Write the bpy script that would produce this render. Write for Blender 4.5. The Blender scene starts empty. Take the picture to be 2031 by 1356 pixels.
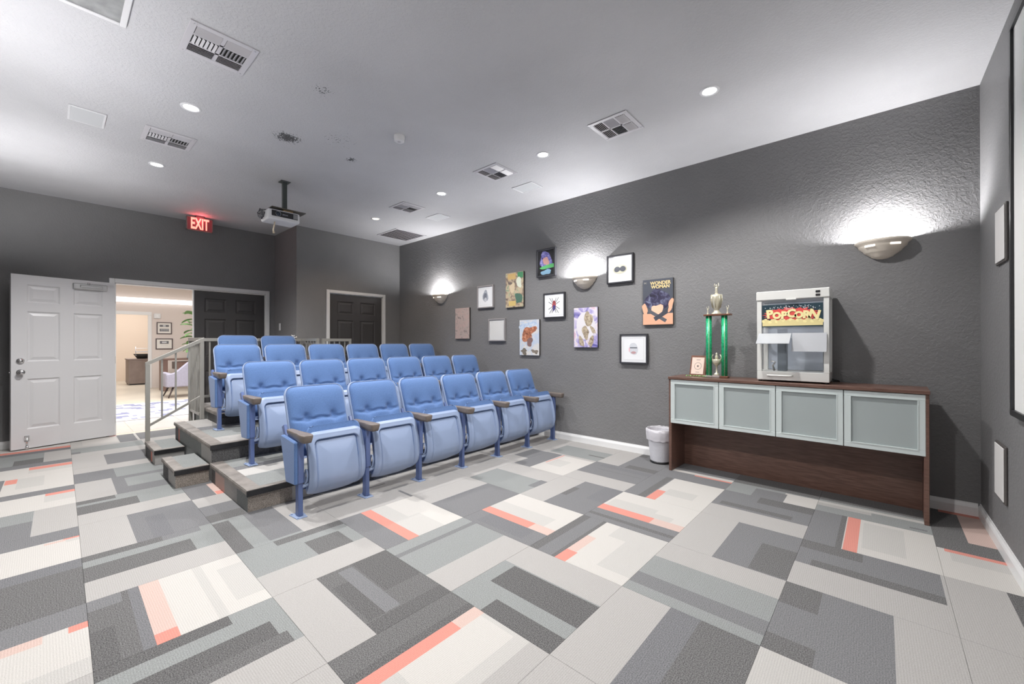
import bpy, bmesh, math, random
from mathutils import Matrix, Vector
random.seed(7)
sc = bpy.context.scene
COL = bpy.context.collection
PI = math.pi

# ------------------------------------------------------------------ camera
F_PX, CAM_H = 811.28, 1.235
yaw, pitch, roll = -0.8462, 0.0013, -0.0016
cy, sy, cp, sp = math.cos(yaw), math.sin(yaw), math.cos(pitch), math.sin(pitch)
fwd = Vector((cy*cp, sy*cp, sp))
rt = fwd.cross(Vector((0, 0, 1))).normalized()
up = rt.cross(fwd)
r2 = rt*math.cos(roll) + up*math.sin(roll)
u2 = -rt*math.sin(roll) + up*math.cos(roll)
cam = bpy.data.cameras.new('camera')
cam.sensor_fit = 'HORIZONTAL'; cam.sensor_width = 36.0
cam.lens = F_PX/2031*36.0
cam.clip_start = 0.02; cam.clip_end = 200
camo = bpy.data.objects.new('camera', cam)
COL.objects.link(camo)
m = Matrix((r2, u2, -fwd)).transposed().to_4x4()
m.translation = Vector((0, 0, CAM_H))
camo.matrix_world = m
sc.camera = camo

# ------------------------------------------------------------------ world, exposure
sc.view_settings.view_transform = 'Standard'
sc.view_settings.look = 'None'
sc.view_settings.gamma = 1.0
sc.view_settings.use_curve_mapping = False
sc.view_settings.exposure = 0.0
w = bpy.data.worlds.new('world'); sc.world = w; w.use_nodes = True
w.node_tree.nodes['Background'].inputs[0].default_value = (0.75, 0.82, 1.0, 1)
w.node_tree.nodes['Background'].inputs[1].default_value = 0.6

# lamp settings of the room (used by the lamp builders further down)
DOWNLIGHT_W = 138.0
DOWNLIGHT_COL = (1.0, 0.985, 0.97)
SCONCE_W = 54.0
SCONCE_COL = (0.99, 0.985, 1.0)
LOBBY_W = 290.0
TROFFER_W = 0.0

# room
XS, XB, YR, YL, CZ = -0.563, 7.60, -4.355, 0.475, 3.05
XN, YN = 6.675, -2.525        # niche wall (with the small door)

# ------------------------------------------------------------------ helpers
def lin(c):
    c = c/255.0
    return c/12.92 if c <= 0.04045 else ((c+0.055)/1.055)**2.4
def rgb(r, g, b, k=1.0):
    return (lin(r)*k, lin(g)*k, lin(b)*k, 1.0)

def mat(name, col, rough=0.6, metal=0.0, spec=0.5, bump=None, noise=None, emit=None, alpha=None, trans=None, coat=0.0, sheen=0.0):
    """bump=(scale,strength,dist)  noise=(scale,amount)"""
    mt = bpy.data.materials.new(name); mt.use_nodes = True
    nt = mt.node_tree; b = nt.nodes['Principled BSDF']
    b.inputs['Base Color'].default_value = col
    b.inputs['Roughness'].default_value = rough
    b.inputs['Metallic'].default_value = metal
    b.inputs['Specular IOR Level'].default_value = spec
    if coat: b.inputs['Coat Weight'].default_value = coat
    if sheen: b.inputs['Sheen Weight'].default_value = sheen
    if trans is not None:
        b.inputs['Transmission Weight'].default_value = trans
        b.inputs['IOR'].default_value = 1.45
    if alpha is not None: b.inputs['Alpha'].default_value = alpha
    if emit:
        b.inputs['Emission Color'].default_value = emit[0]
        b.inputs['Emission Strength'].default_value = emit[1]
    if bump or noise:
        tc = nt.nodes.new('ShaderNodeTexCoord')
    if noise:
        n = nt.nodes.new('ShaderNodeTexNoise'); n.inputs['Scale'].default_value = noise[0]; n.inputs['Detail'].default_value = 4
        nt.links.new(tc.outputs['Object'], n.inputs['Vector'])
        mx = nt.nodes.new('ShaderNodeMix'); mx.data_type = 'RGBA'; mx.blend_type = 'MULTIPLY'
        mx.inputs[0].default_value = 1.0
        mx.inputs[6].default_value = col
        mr = nt.nodes.new('ShaderNodeMapRange'); mr.inputs[1].default_value = 0.3; mr.inputs[2].default_value = 0.7
        mr.inputs[3].default_value = 1-noise[1]; mr.inputs[4].default_value = 1+noise[1]
        nt.links.new(n.outputs['Fac'], mr.inputs[0])
        nt.links.new(mr.outputs[0], mx.inputs[7])
        nt.links.new(mx.outputs[2], b.inputs['Base Color'])
    if bump:
        n2 = nt.nodes.new('ShaderNodeTexNoise'); n2.inputs['Scale'].default_value = bump[0]; n2.inputs['Detail'].default_value = 3
        nt.links.new(tc.outputs['Object'], n2.inputs['Vector'])
        bp = nt.nodes.new('ShaderNodeBump'); bp.inputs['Strength'].default_value = bump[1]; bp.inputs['Distance'].default_value = bump[2]
        nt.links.new(n2.outputs['Fac'], bp.inputs['Height'])
        nt.links.new(bp.outputs[0], b.inputs['Normal'])
    return mt

class MB:
    """collects geometry for ONE mesh object"""
    def __init__(self): self.bm = bmesh.new(); self.mats = []
    def mi(self, m):
        if m is None: return 0
        if m not in self.mats: self.mats.append(m)
        return self.mats.index(m)
    def _tag(self, faces, m, smooth=False):
        i = self.mi(m)
        for f in faces: f.material_index = i; f.smooth = smooth
    def box(self, x0, x1, y0, y1, z0, z1, m=None, bev=0.0, seg=1, M=None):
        r = bmesh.ops.create_cube(self.bm, size=1.0)
        vs = r['verts']
        bmesh.ops.scale(self.bm, vec=(abs(x1-x0), abs(y1-y0), abs(z1-z0)), verts=vs)
        bmesh.ops.translate(self.bm, vec=((x0+x1)/2, (y0+y1)/2, (z0+z1)/2), verts=vs)
        fs = list({f for v in vs for f in v.link_faces})
        if bev > 0:
            es = list({e for v in vs for e in v.link_edges})
            rr = bmesh.ops.bevel(self.bm, geom=es, offset=bev, segments=seg, affect='EDGES', profile=0.5)
            vs = list(set(rr['verts']) | {v for v in vs if v.is_valid})
            fs = list({f for v in vs for f in v.link_faces})
        if M is not None: bmesh.ops.transform(self.bm, matrix=M, verts=vs)
        self._tag(fs, m, smooth=False)
        return vs
    def cyl(self, p0, p1, r0, r1=None, n=12, m=None, caps=True, smooth=True):
        if r1 is None: r1 = r0
        p0, p1 = Vector(p0), Vector(p1); d = p1-p0; L = d.length
        if L < 1e-7: return []
        q = d.to_track_quat('Z', 'Y').to_matrix()
        a, b = [], []
        for i in range(n):
            t = 2*PI*i/n; v = Vector((math.cos(t), math.sin(t), 0))
            a.append(self.bm.verts.new(p0+q@(v*r0))); b.append(self.bm.verts.new(p1+q@(v*r1)))
        fs = [self.bm.faces.new((a[i], a[(i+1) % n], b[(i+1) % n], b[i])) for i in range(n)]
        self._tag(fs, m, smooth)
        if caps:
            c = []
            if r0 > 1e-6: c.append(self.bm.faces.new(a[::-1]))
            if r1 > 1e-6: c.append(self.bm.faces.new(b))
            self._tag(c, m, False)
        return a+b
    def tube(self, pts, r, n=8, m=None, closed=False):
        pts = [Vector(p) for p in pts]; rings = []
        K = len(pts)
        for k, p in enumerate(pts):
            a = pts[(k-1) % K] if (k > 0 or closed) else p
            b = pts[(k+1) % K] if (k < K-1 or closed) else p
            q = (b-a).to_track_quat('Z', 'Y').to_matrix()
            rr = r[k] if isinstance(r, (list, tuple)) else r
            rings.append([self.bm.verts.new(p+q@Vector((math.cos(2*PI*i/n)*rr, math.sin(2*PI*i/n)*rr, 0))) for i in range(n)])
        fs = []
        for k in range(K if closed else K-1):
            A, B = rings[k], rings[(k+1) % K]
            # align ring start to limit twisting
            best = min(range(n), key=lambda s: (A[0].co-B[s].co).length)
            for i in range(n):
                fs.append(self.bm.faces.new((A[i], A[(i+1) % n], B[(i+1+best) % n], B[(i+best) % n])))
        self._tag(fs, m, True)
        if not closed:
            self._tag([self.bm.faces.new(rings[0][::-1]), self.bm.faces.new(rings[-1])], m, False)
    def lathe(self, prof, c=(0, 0, 0), n=20, m=None, smooth=True, a0=0.0, a1=2*PI, sx=1.0, sy=1.0):
        full = abs(a1-a0-2*PI) < 1e-6
        N = n if full else n+1
        rings = []
        for (r, z) in prof:
            rings.append([self.bm.verts.new((c[0]+math.cos(a0+(a1-a0)*i/n)*r*sx, c[1]+math.sin(a0+(a1-a0)*i/n)*r*sy, c[2]+z)) for i in range(N)])
        fs = []
        for k in range(len(prof)-1):
            for i in range(n):
                j = (i+1) % N
                fs.append(self.bm.faces.new((rings[k][i], rings[k][j], rings[k+1][j], rings[k+1][i])))
        self._tag(fs, m, smooth)
        bmesh.ops.remove_doubles(self.bm, verts=[v for r in rings for v in r], dist=1e-6)
    def poly(self, pts, m=None, smooth=False):
        f = self.bm.faces.new([self.bm.verts.new(p) for p in pts]); self._tag([f], m, smooth); return f
    def prism(self, pts2, axis, a0, a1, m=None, bev=0.0):
        """extrude 2D polygon along axis ('x','y','z')"""
        def P(p, a):
            return {'x': (a, p[0], p[1]), 'y': (p[0], a, p[1]), 'z': (p[0], p[1], a)}[axis]
        A = [self.bm.verts.new(P(p, a0)) for p in pts2]; B = [self.bm.verts.new(P(p, a1)) for p in pts2]
        n = len(pts2)
        fs = [self.bm.faces.new((A[i], A[(i+1) % n], B[(i+1) % n], B[i])) for i in range(n)]
        fs += [self.bm.faces.new(A[::-1]), self.bm.faces.new(B)]
        bmesh.ops.recalc_face_normals(self.bm, faces=fs)
        if bev > 0:
            es = list({e for f in fs for e in f.edges})
            rr = bmesh.ops.bevel(self.bm, geom=es, offset=bev, segments=1, affect='EDGES')
            fs = list({f for v in rr['verts'] for f in v.link_faces})
        self._tag(fs, m, False)
    def grid(self, fn, nu, nv, m=None, smooth=True):
        V = [[self.bm.verts.new(fn(i/nu, j/nv)) for i in range(nu+1)] for j in range(nv+1)]
        fs = [self.bm.faces.new((V[j][i], V[j][i+1], V[j+1][i+1], V[j+1][i])) for j in range(nv) for i in range(nu)]
        self._tag(fs, m, smooth)
        return V
    def build(self, name, m=None, parent=None, loc=None, solid=None, weld=False):
        bm = self.bm
        if weld: bmesh.ops.remove_doubles(bm, verts=bm.verts, dist=1e-5)
        bmesh.ops.recalc_face_normals(bm, faces=bm.faces)
        me = bpy.data.meshes.new(name); bm.to_mesh(me); bm.free()
        if self.mats:
            for q in self.mats: me.materials.append(q)
        elif m: me.materials.append(m)
        o = bpy.data.objects.new(name, me); COL.objects.link(o)
        if parent is not None: o.parent = parent
        if loc is not None: o.location = loc
        return o

def tag(o, label, cat, group=None, kind=None):
    o['label'] = label; o['category'] = cat
    if group: o['group'] = group
    if kind: o['kind'] = kind
    return o
def thing(name, label, cat, loc=(0, 0, 0), rz=0.0, group=None):
    o = bpy.data.objects.new(name, None); COL.objects.link(o)
    o.empty_display_size = 0.1
    o.location = loc; o.rotation_euler = (0, 0, rz)
    return tag(o, label, cat, group)
def struct(o, label=None):
    o['kind'] = 'structure'
    if label: o['label'] = label
    return o
def copy_tree(o, parent=None, loc=None, name=None):
    c = o.copy(); COL.objects.link(c)
    if parent is not None: c.parent = parent
    if loc is not None: c.location = loc
    for ch in list(o.children): copy_tree(ch, c)
    return c
def text_mesh(name, s, size, depth, m, parent, M, align='CENTER', sx=1.0, bold=0.0):
    cu = bpy.data.curves.new(name, 'FONT'); cu.body = s; cu.size = size; cu.extrude = depth
    cu.align_x = align; cu.align_y = 'CENTER'; cu.offset = bold; cu.resolution_u = 3
    t = bpy.data.objects.new(name+'_c', cu); COL.objects.link(t)
    bpy.context.view_layer.update()
    me = bpy.data.meshes.new_from_object(t.evaluated_get(bpy.context.evaluated_depsgraph_get()))
    bpy.data.objects.remove(t)
    me.transform(M @ Matrix.Diagonal((sx, 1, 1, 1)))
    me.materials.clear(); me.materials.append(m)
    o = bpy.data.objects.new(name, me); COL.objects.link(o)
    if parent is not None: o.parent = parent
    return o
# text plane frames: facing +Y on the right wall, reading direction -X
M_RW = Matrix(((-1, 0, 0, 0), (0, 0, 1, 0), (0, 1, 0, 0), (0, 0, 0, 1)))
# facing -X (towards the camera from the back wall), reading direction -Y
M_BW = Matrix(((0, 0, -1, 0), (-1, 0, 0, 0), (0, 1, 0, 0), (0, 0, 0, 1)))

# ------------------------------------------------------------------ materials
def wall_mat(name, col, bs=52, st=0.28, dist=0.005, rough=0.55, stain=0.0):
    mt = bpy.data.materials.new(name); mt.use_nodes = True
    nt = mt.node_tree; b = nt.nodes['Principled BSDF']
    b.inputs['Roughness'].default_value = rough
    b.inputs['Specular IOR Level'].default_value = 0.35
    tc = nt.nodes.new('ShaderNodeTexCoord')
    n = nt.nodes.new('ShaderNodeTexNoise'); n.inputs['Scale'].default_value = bs; n.inputs['Detail'].default_value = 2; n.inputs['Distortion'].default_value = 0.6
    nt.links.new(tc.outputs['Object'], n.inputs['Vector'])
    rp = nt.nodes.new('ShaderNodeMapRange'); rp.inputs[1].default_value = 0.42; rp.inputs[2].default_value = 0.62
    nt.links.new(n.outputs['Fac'], rp.inputs[0])
    bp = nt.nodes.new('ShaderNodeBump'); bp.inputs['Strength'].default_value = st; bp.inputs['Distance'].default_value = dist
    nt.links.new(rp.outputs[0], bp.inputs['Height']); nt.links.new(bp.outputs[0], b.inputs['Normal'])
    n2 = nt.nodes.new('ShaderNodeTexNoise'); n2.inputs['Scale'].default_value = 0.9; n2.inputs['Detail'].default_value = 5
    nt.links.new(tc.outputs['Object'], n2.inputs['Vector'])
    mr = nt.nodes.new('ShaderNodeMapRange'); mr.inputs[1].default_value = 0.35; mr.inputs[2].default_value = 0.65
    mr.inputs[3].default_value = 0.93; mr.inputs[4].default_value = 1.07
    nt.links.new(n2.outputs['Fac'], mr.inputs[0])
    mx = nt.nodes.new('ShaderNodeMix'); mx.data_type = 'RGBA'; mx.blend_type = 'MULTIPLY'; mx.inputs[0].default_value = 1
    mx.inputs[6].default_value = col; nt.links.new(mr.outputs[0], mx.inputs[7])
    nt.links.new(mx.outputs[2], b.inputs['Base Color'])
    return mt, nt, mx, b, tc

WALL_COL = (0.20, 0.198, 0.20, 1)
M_WALL = wall_mat('charcoal_wall_paint', WALL_COL)[0]
M_CEIL, nt, mx, b, tc = wall_mat('grey_ceiling_paint', (0.53, 0.53, 0.545, 1), bs=55, st=0.35, dist=0.004, rough=0.7)
# the three sooty patches on the ceiling, with a shape of their own
geo = nt.nodes.new('ShaderNodeNewGeometry')
prev = mx.outputs[2]
n3 = nt.nodes.new('ShaderNodeTexNoise'); n3.inputs['Scale'].default_value = 75; n3.inputs['Detail'].default_value = 3
nt.links.new(geo.outputs['Position'], n3.inputs['Vector'])
for (sx_, sy_, rad, amp) in ((3.884, -1.393, 0.20, 0.66), (2.971, -1.303, 0.15, 0.43), (3.882, -1.984, 0.13, 0.52), (3.60, -1.72, 0.50, 0.30)):
    d = nt.nodes.new('ShaderNodeVectorMath'); d.operation = 'DISTANCE'; d.inputs[1].default_value = (sx_, sy_, CZ)
    nt.links.new(geo.outputs['Position'], d.inputs[0])
    mr = nt.nodes.new('ShaderNodeMapRange'); mr.inputs[1].default_value = 0; mr.inputs[2].default_value = rad
    mr.inputs[3].default_value = amp; mr.inputs[4].default_value = 0.0
    nt.links.new(d.outputs['Value'], mr.inputs[0])
    ad = nt.nodes.new('ShaderNodeMath'); ad.operation = 'ADD'
    nt.links.new(n3.outputs['Fac'], ad.inputs[0]); nt.links.new(mr.outputs[0], ad.inputs[1])
    th = nt.nodes.new('ShaderNodeMapRange'); th.inputs[1].default_value = 0.88; th.inputs[2].default_value = 0.94
    th.inputs[3].default_value = 0; th.inputs[4].default_value = 0.85
    nt.links.new(ad.outputs[0], th.inputs[0])
    mm = nt.nodes.new('ShaderNodeMix'); mm.data_type = 'RGBA'
    nt.links.new(th.outputs[0], mm.inputs[0]); nt.links.new(prev, mm.inputs[6]); mm.inputs[7].default_value = (0.02, 0.02, 0.02, 1)
    prev = mm.outputs[2]
nt.links.new(prev, b.inputs['Base Color'])

M_TRIM = mat('white_semi_gloss_trim', rgb(226, 226, 226), 0.35)
M_DOORW = mat('white_door_paint', rgb(212, 211, 212), 0.32, bump=(120, 0.05, 0.001))
M_DOORD = mat('charcoal_door_paint', (0.055, 0.052, 0.052, 1), 0.38)
M_CHROME = mat('brushed_chrome', (0.75, 0.75, 0.75, 1), 0.18, 1.0)
M_STEEL = mat('satin_steel', (0.6, 0.6, 0.6, 1), 0.35, 1.0)
M_RAIL = mat('grey_rail_paint', rgb(158, 156, 150), 0.4, 0.3)
M_BLACK = mat('black_plastic', (0.02, 0.02, 0.022, 1), 0.35)
M_RUBBER = mat('black_rubber_nosing', (0.018, 0.018, 0.02, 1), 0.28, noise=(14, 0.35))
M_RUBTOP = mat('worn_nosing_top', rgb(128, 122, 117), 0.6, noise=(9, 0.3))
M_VOID = mat('duct_shade_black', (0.01, 0.01, 0.01, 1), 0.9)
M_WHITEP = mat('white_enamel', rgb(222, 222, 224), 0.35)
M_VENTP = mat('vent_enamel', rgb(196, 194, 198), 0.4)
M_FAB = mat('blue_seat_fabric', (0.100, 0.180, 0.375, 1), 0.92, spec=0.2, bump=(420, 0.35, 0.002), noise=(160, 0.12), sheen=0.2)
M_SHELL = mat('pale_blue_seat_plastic', (0.285, 0.36, 0.53, 1), 0.34, spec=0.5)
M_STD = mat('blue_standard_enamel', (0.10, 0.145, 0.31, 1), 0.32)
M_ARM = mat('taupe_arm_plastic', rgb(112, 102, 95), 0.4, noise=(30, 0.1))
M_SCON = mat('sconce_ceramic', rgb(222, 212, 198), 0.45)
M_BULB = mat('lit_bulb', (1, 1, 1, 1), 0.5, emit=((1, 0.98, 0.96, 1), 9.0))
M_SLOT = mat('lit_slot', (1, 1, 1, 1), 0.5, emit=((1, 0.93, 0.86, 1), 1.1))
M_BULBW = mat('lit_bulb_warm', (1, 1, 1, 1), 0.5, emit=((1, 0.75, 0.5, 1), 4.0))

def wood(name, c1, c2, scale=3.0, rough=0.35):
    mt = bpy.data.materials.new(name); mt.use_nodes = True
    nt = mt.node_tree; b = nt.nodes['Principled BSDF']; b.inputs['Roughness'].default_value = rough
    tc = nt.nodes.new('ShaderNodeTexCoord'); mp = nt.nodes.new('ShaderNodeMapping'); mp.inputs['Scale'].default_value = (scale, scale*12, scale*12)
    n = nt.nodes.new('ShaderNodeTexNoise'); n.inputs['Scale'].default_value = 3; n.inputs['Detail'].default_value = 6
    nt.links.new(tc.outputs['Object'], mp.inputs[0]); nt.links.new(mp.outputs[0], n.inputs['Vector'])
    r = nt.nodes.new('ShaderNodeValToRGB'); r.color_ramp.elements[0].position = 0.35; r.color_ramp.elements[1].position = 0.68
    r.color_ramp.elements[0].color = c1; r.color_ramp.elements[1].color = c2
    nt.links.new(n.outputs['Fac'], r.inputs[0]); nt.links.new(r.outputs[0], b.inputs['Base Color'])
    return mt
M_ESP = wood('espresso_laminate', rgb(92, 67, 58), rgb(116, 87, 76))
M_WAL = wood('walnut_board', rgb(98, 62, 48), rgb(136, 92, 74), 6)

def carpet_mat(name, axis, kg=1.0):
    mt = bpy.data.materials.new(name); mt.use_nodes = True
    nt = mt.node_tree; b = nt.nodes['Principled BSDF']; b.inputs['Roughness'].default_value = 0.97
    b.inputs['Specular IOR Level'].default_value = 0.1
    at = nt.nodes.new('ShaderNodeAttribute'); at.attribute_name = 'Col'
    geo = nt.nodes.new('ShaderNodeNewGeometry')
    n = nt.nodes.new('ShaderNodeTexNoise'); n.inputs['Scale'].default_value = 215; n.inputs['Detail'].default_value = 1.5
    nt.links.new(geo.outputs['Position'], n.inputs['Vector'])
    sh = nt.nodes.new('ShaderNodeMapRange'); sh.inputs[1].default_value = 0.40; sh.inputs[2].default_value = 0.60
    sh.inputs[3].default_value = -1; sh.inputs[4].default_value = 1
    nt.links.new(n.outputs['Fac'], sh.inputs[0])
    # pile rows
    mp = nt.nodes.new('ShaderNodeVectorMath'); mp.operation = 'DOT_PRODUCT'
    a = 0.0112
    mp.inputs[1].default_value = ((math.cos(a), math.sin(a), 0) if axis == 'v' else (-math.sin(a), math.cos(a), 0))
    # rows run along 'axis': the wave varies across it
    nt.links.new(geo.outputs['Position'], mp.inputs[0])
    ml = nt.nodes.new('ShaderNodeMath'); ml.operation = 'MULTIPLY'; ml.inputs[1].default_value = 2*PI/0.0085
    nt.links.new(mp.outputs['Value'], ml.inputs[0])
    sn = nt.nodes.new('ShaderNodeMath'); sn.operation = 'SINE'; nt.links.new(ml.outputs[0], sn.inputs[0])
    # contrast: alpha channel of the colour = speckle amount
    m1 = nt.nodes.new('ShaderNodeMath'); m1.operation = 'MULTIPLY'
    nt.links.new(sh.outputs[0], m1.inputs[0]); nt.links.new(at.outputs['Alpha'], m1.inputs[1])
    m2 = nt.nodes.new('ShaderNodeMath'); m2.operation = 'MULTIPLY_ADD'; m2.inputs[1].default_value = 0.05
    nt.links.new(sn.outputs[0], m2.inputs[0]); nt.links.new(m1.outputs[0], m2.inputs[2])
    ad = nt.nodes.new('ShaderNodeMath'); ad.operation = 'ADD'; ad.inputs[1].default_value = 1.0
    nt.links.new(m2.outputs[0], ad.inputs[0])
    mx = nt.nodes.new('ShaderNodeMix'); mx.data_type = 'RGBA'; mx.blend_type = 'MULTIPLY'; mx.inputs[0].default_value = 1
    nt.links.new(at.outputs['Color'], mx.inputs[6]); nt.links.new(ad.outputs[0], mx.inputs[7])
    nt.links.new(mx.outputs[2], b.inputs['Base Color'])
    bp = nt.nodes.new('ShaderNodeBump'); bp.inputs['Strength'].default_value = 0.5; bp.inputs['Distance'].default_value = 0.003
    nt.links.new(n.outputs['Fac'], bp.inputs['Height']); nt.links.new(bp.outputs[0], b.inputs['Normal'])
    return mt
M_CARU = carpet_mat('carpet_rows_lengthwise', 'u')
M_CARV = carpet_mat('carpet_rows_crosswise', 'v')

# ------------------------------------------------------------------ the setting
fb = MB(); fb.box(XS-0.12, XB+0.12, YR-0.12, YL+0.12, -0.12, -0.007)
floor = struct(fb.build('floor', mat('subfloor_grey', rgb(90, 90, 90), 0.9)), 'grey patterned carpet tile floor')

exec_carpet = True
KC = 0.64   # reflectance of the pile
COLS = {'W': (226, 222, 217, .04), 'w': (215, 212, 208, .05), 'L': (199, 196, 193, .06), 'G': (166, 169, 168, .14), 'M': (144, 144, 146, .2),
        'D': (128, 127, 127, .32), 'K': (119, 118, 118, .36), 'P': (242, 164, 150, .05), 'Q': (231, 204, 194, .05), 'B': (139, 139, 142, .22), 'T': (186, 176, 166, .3)}
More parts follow.
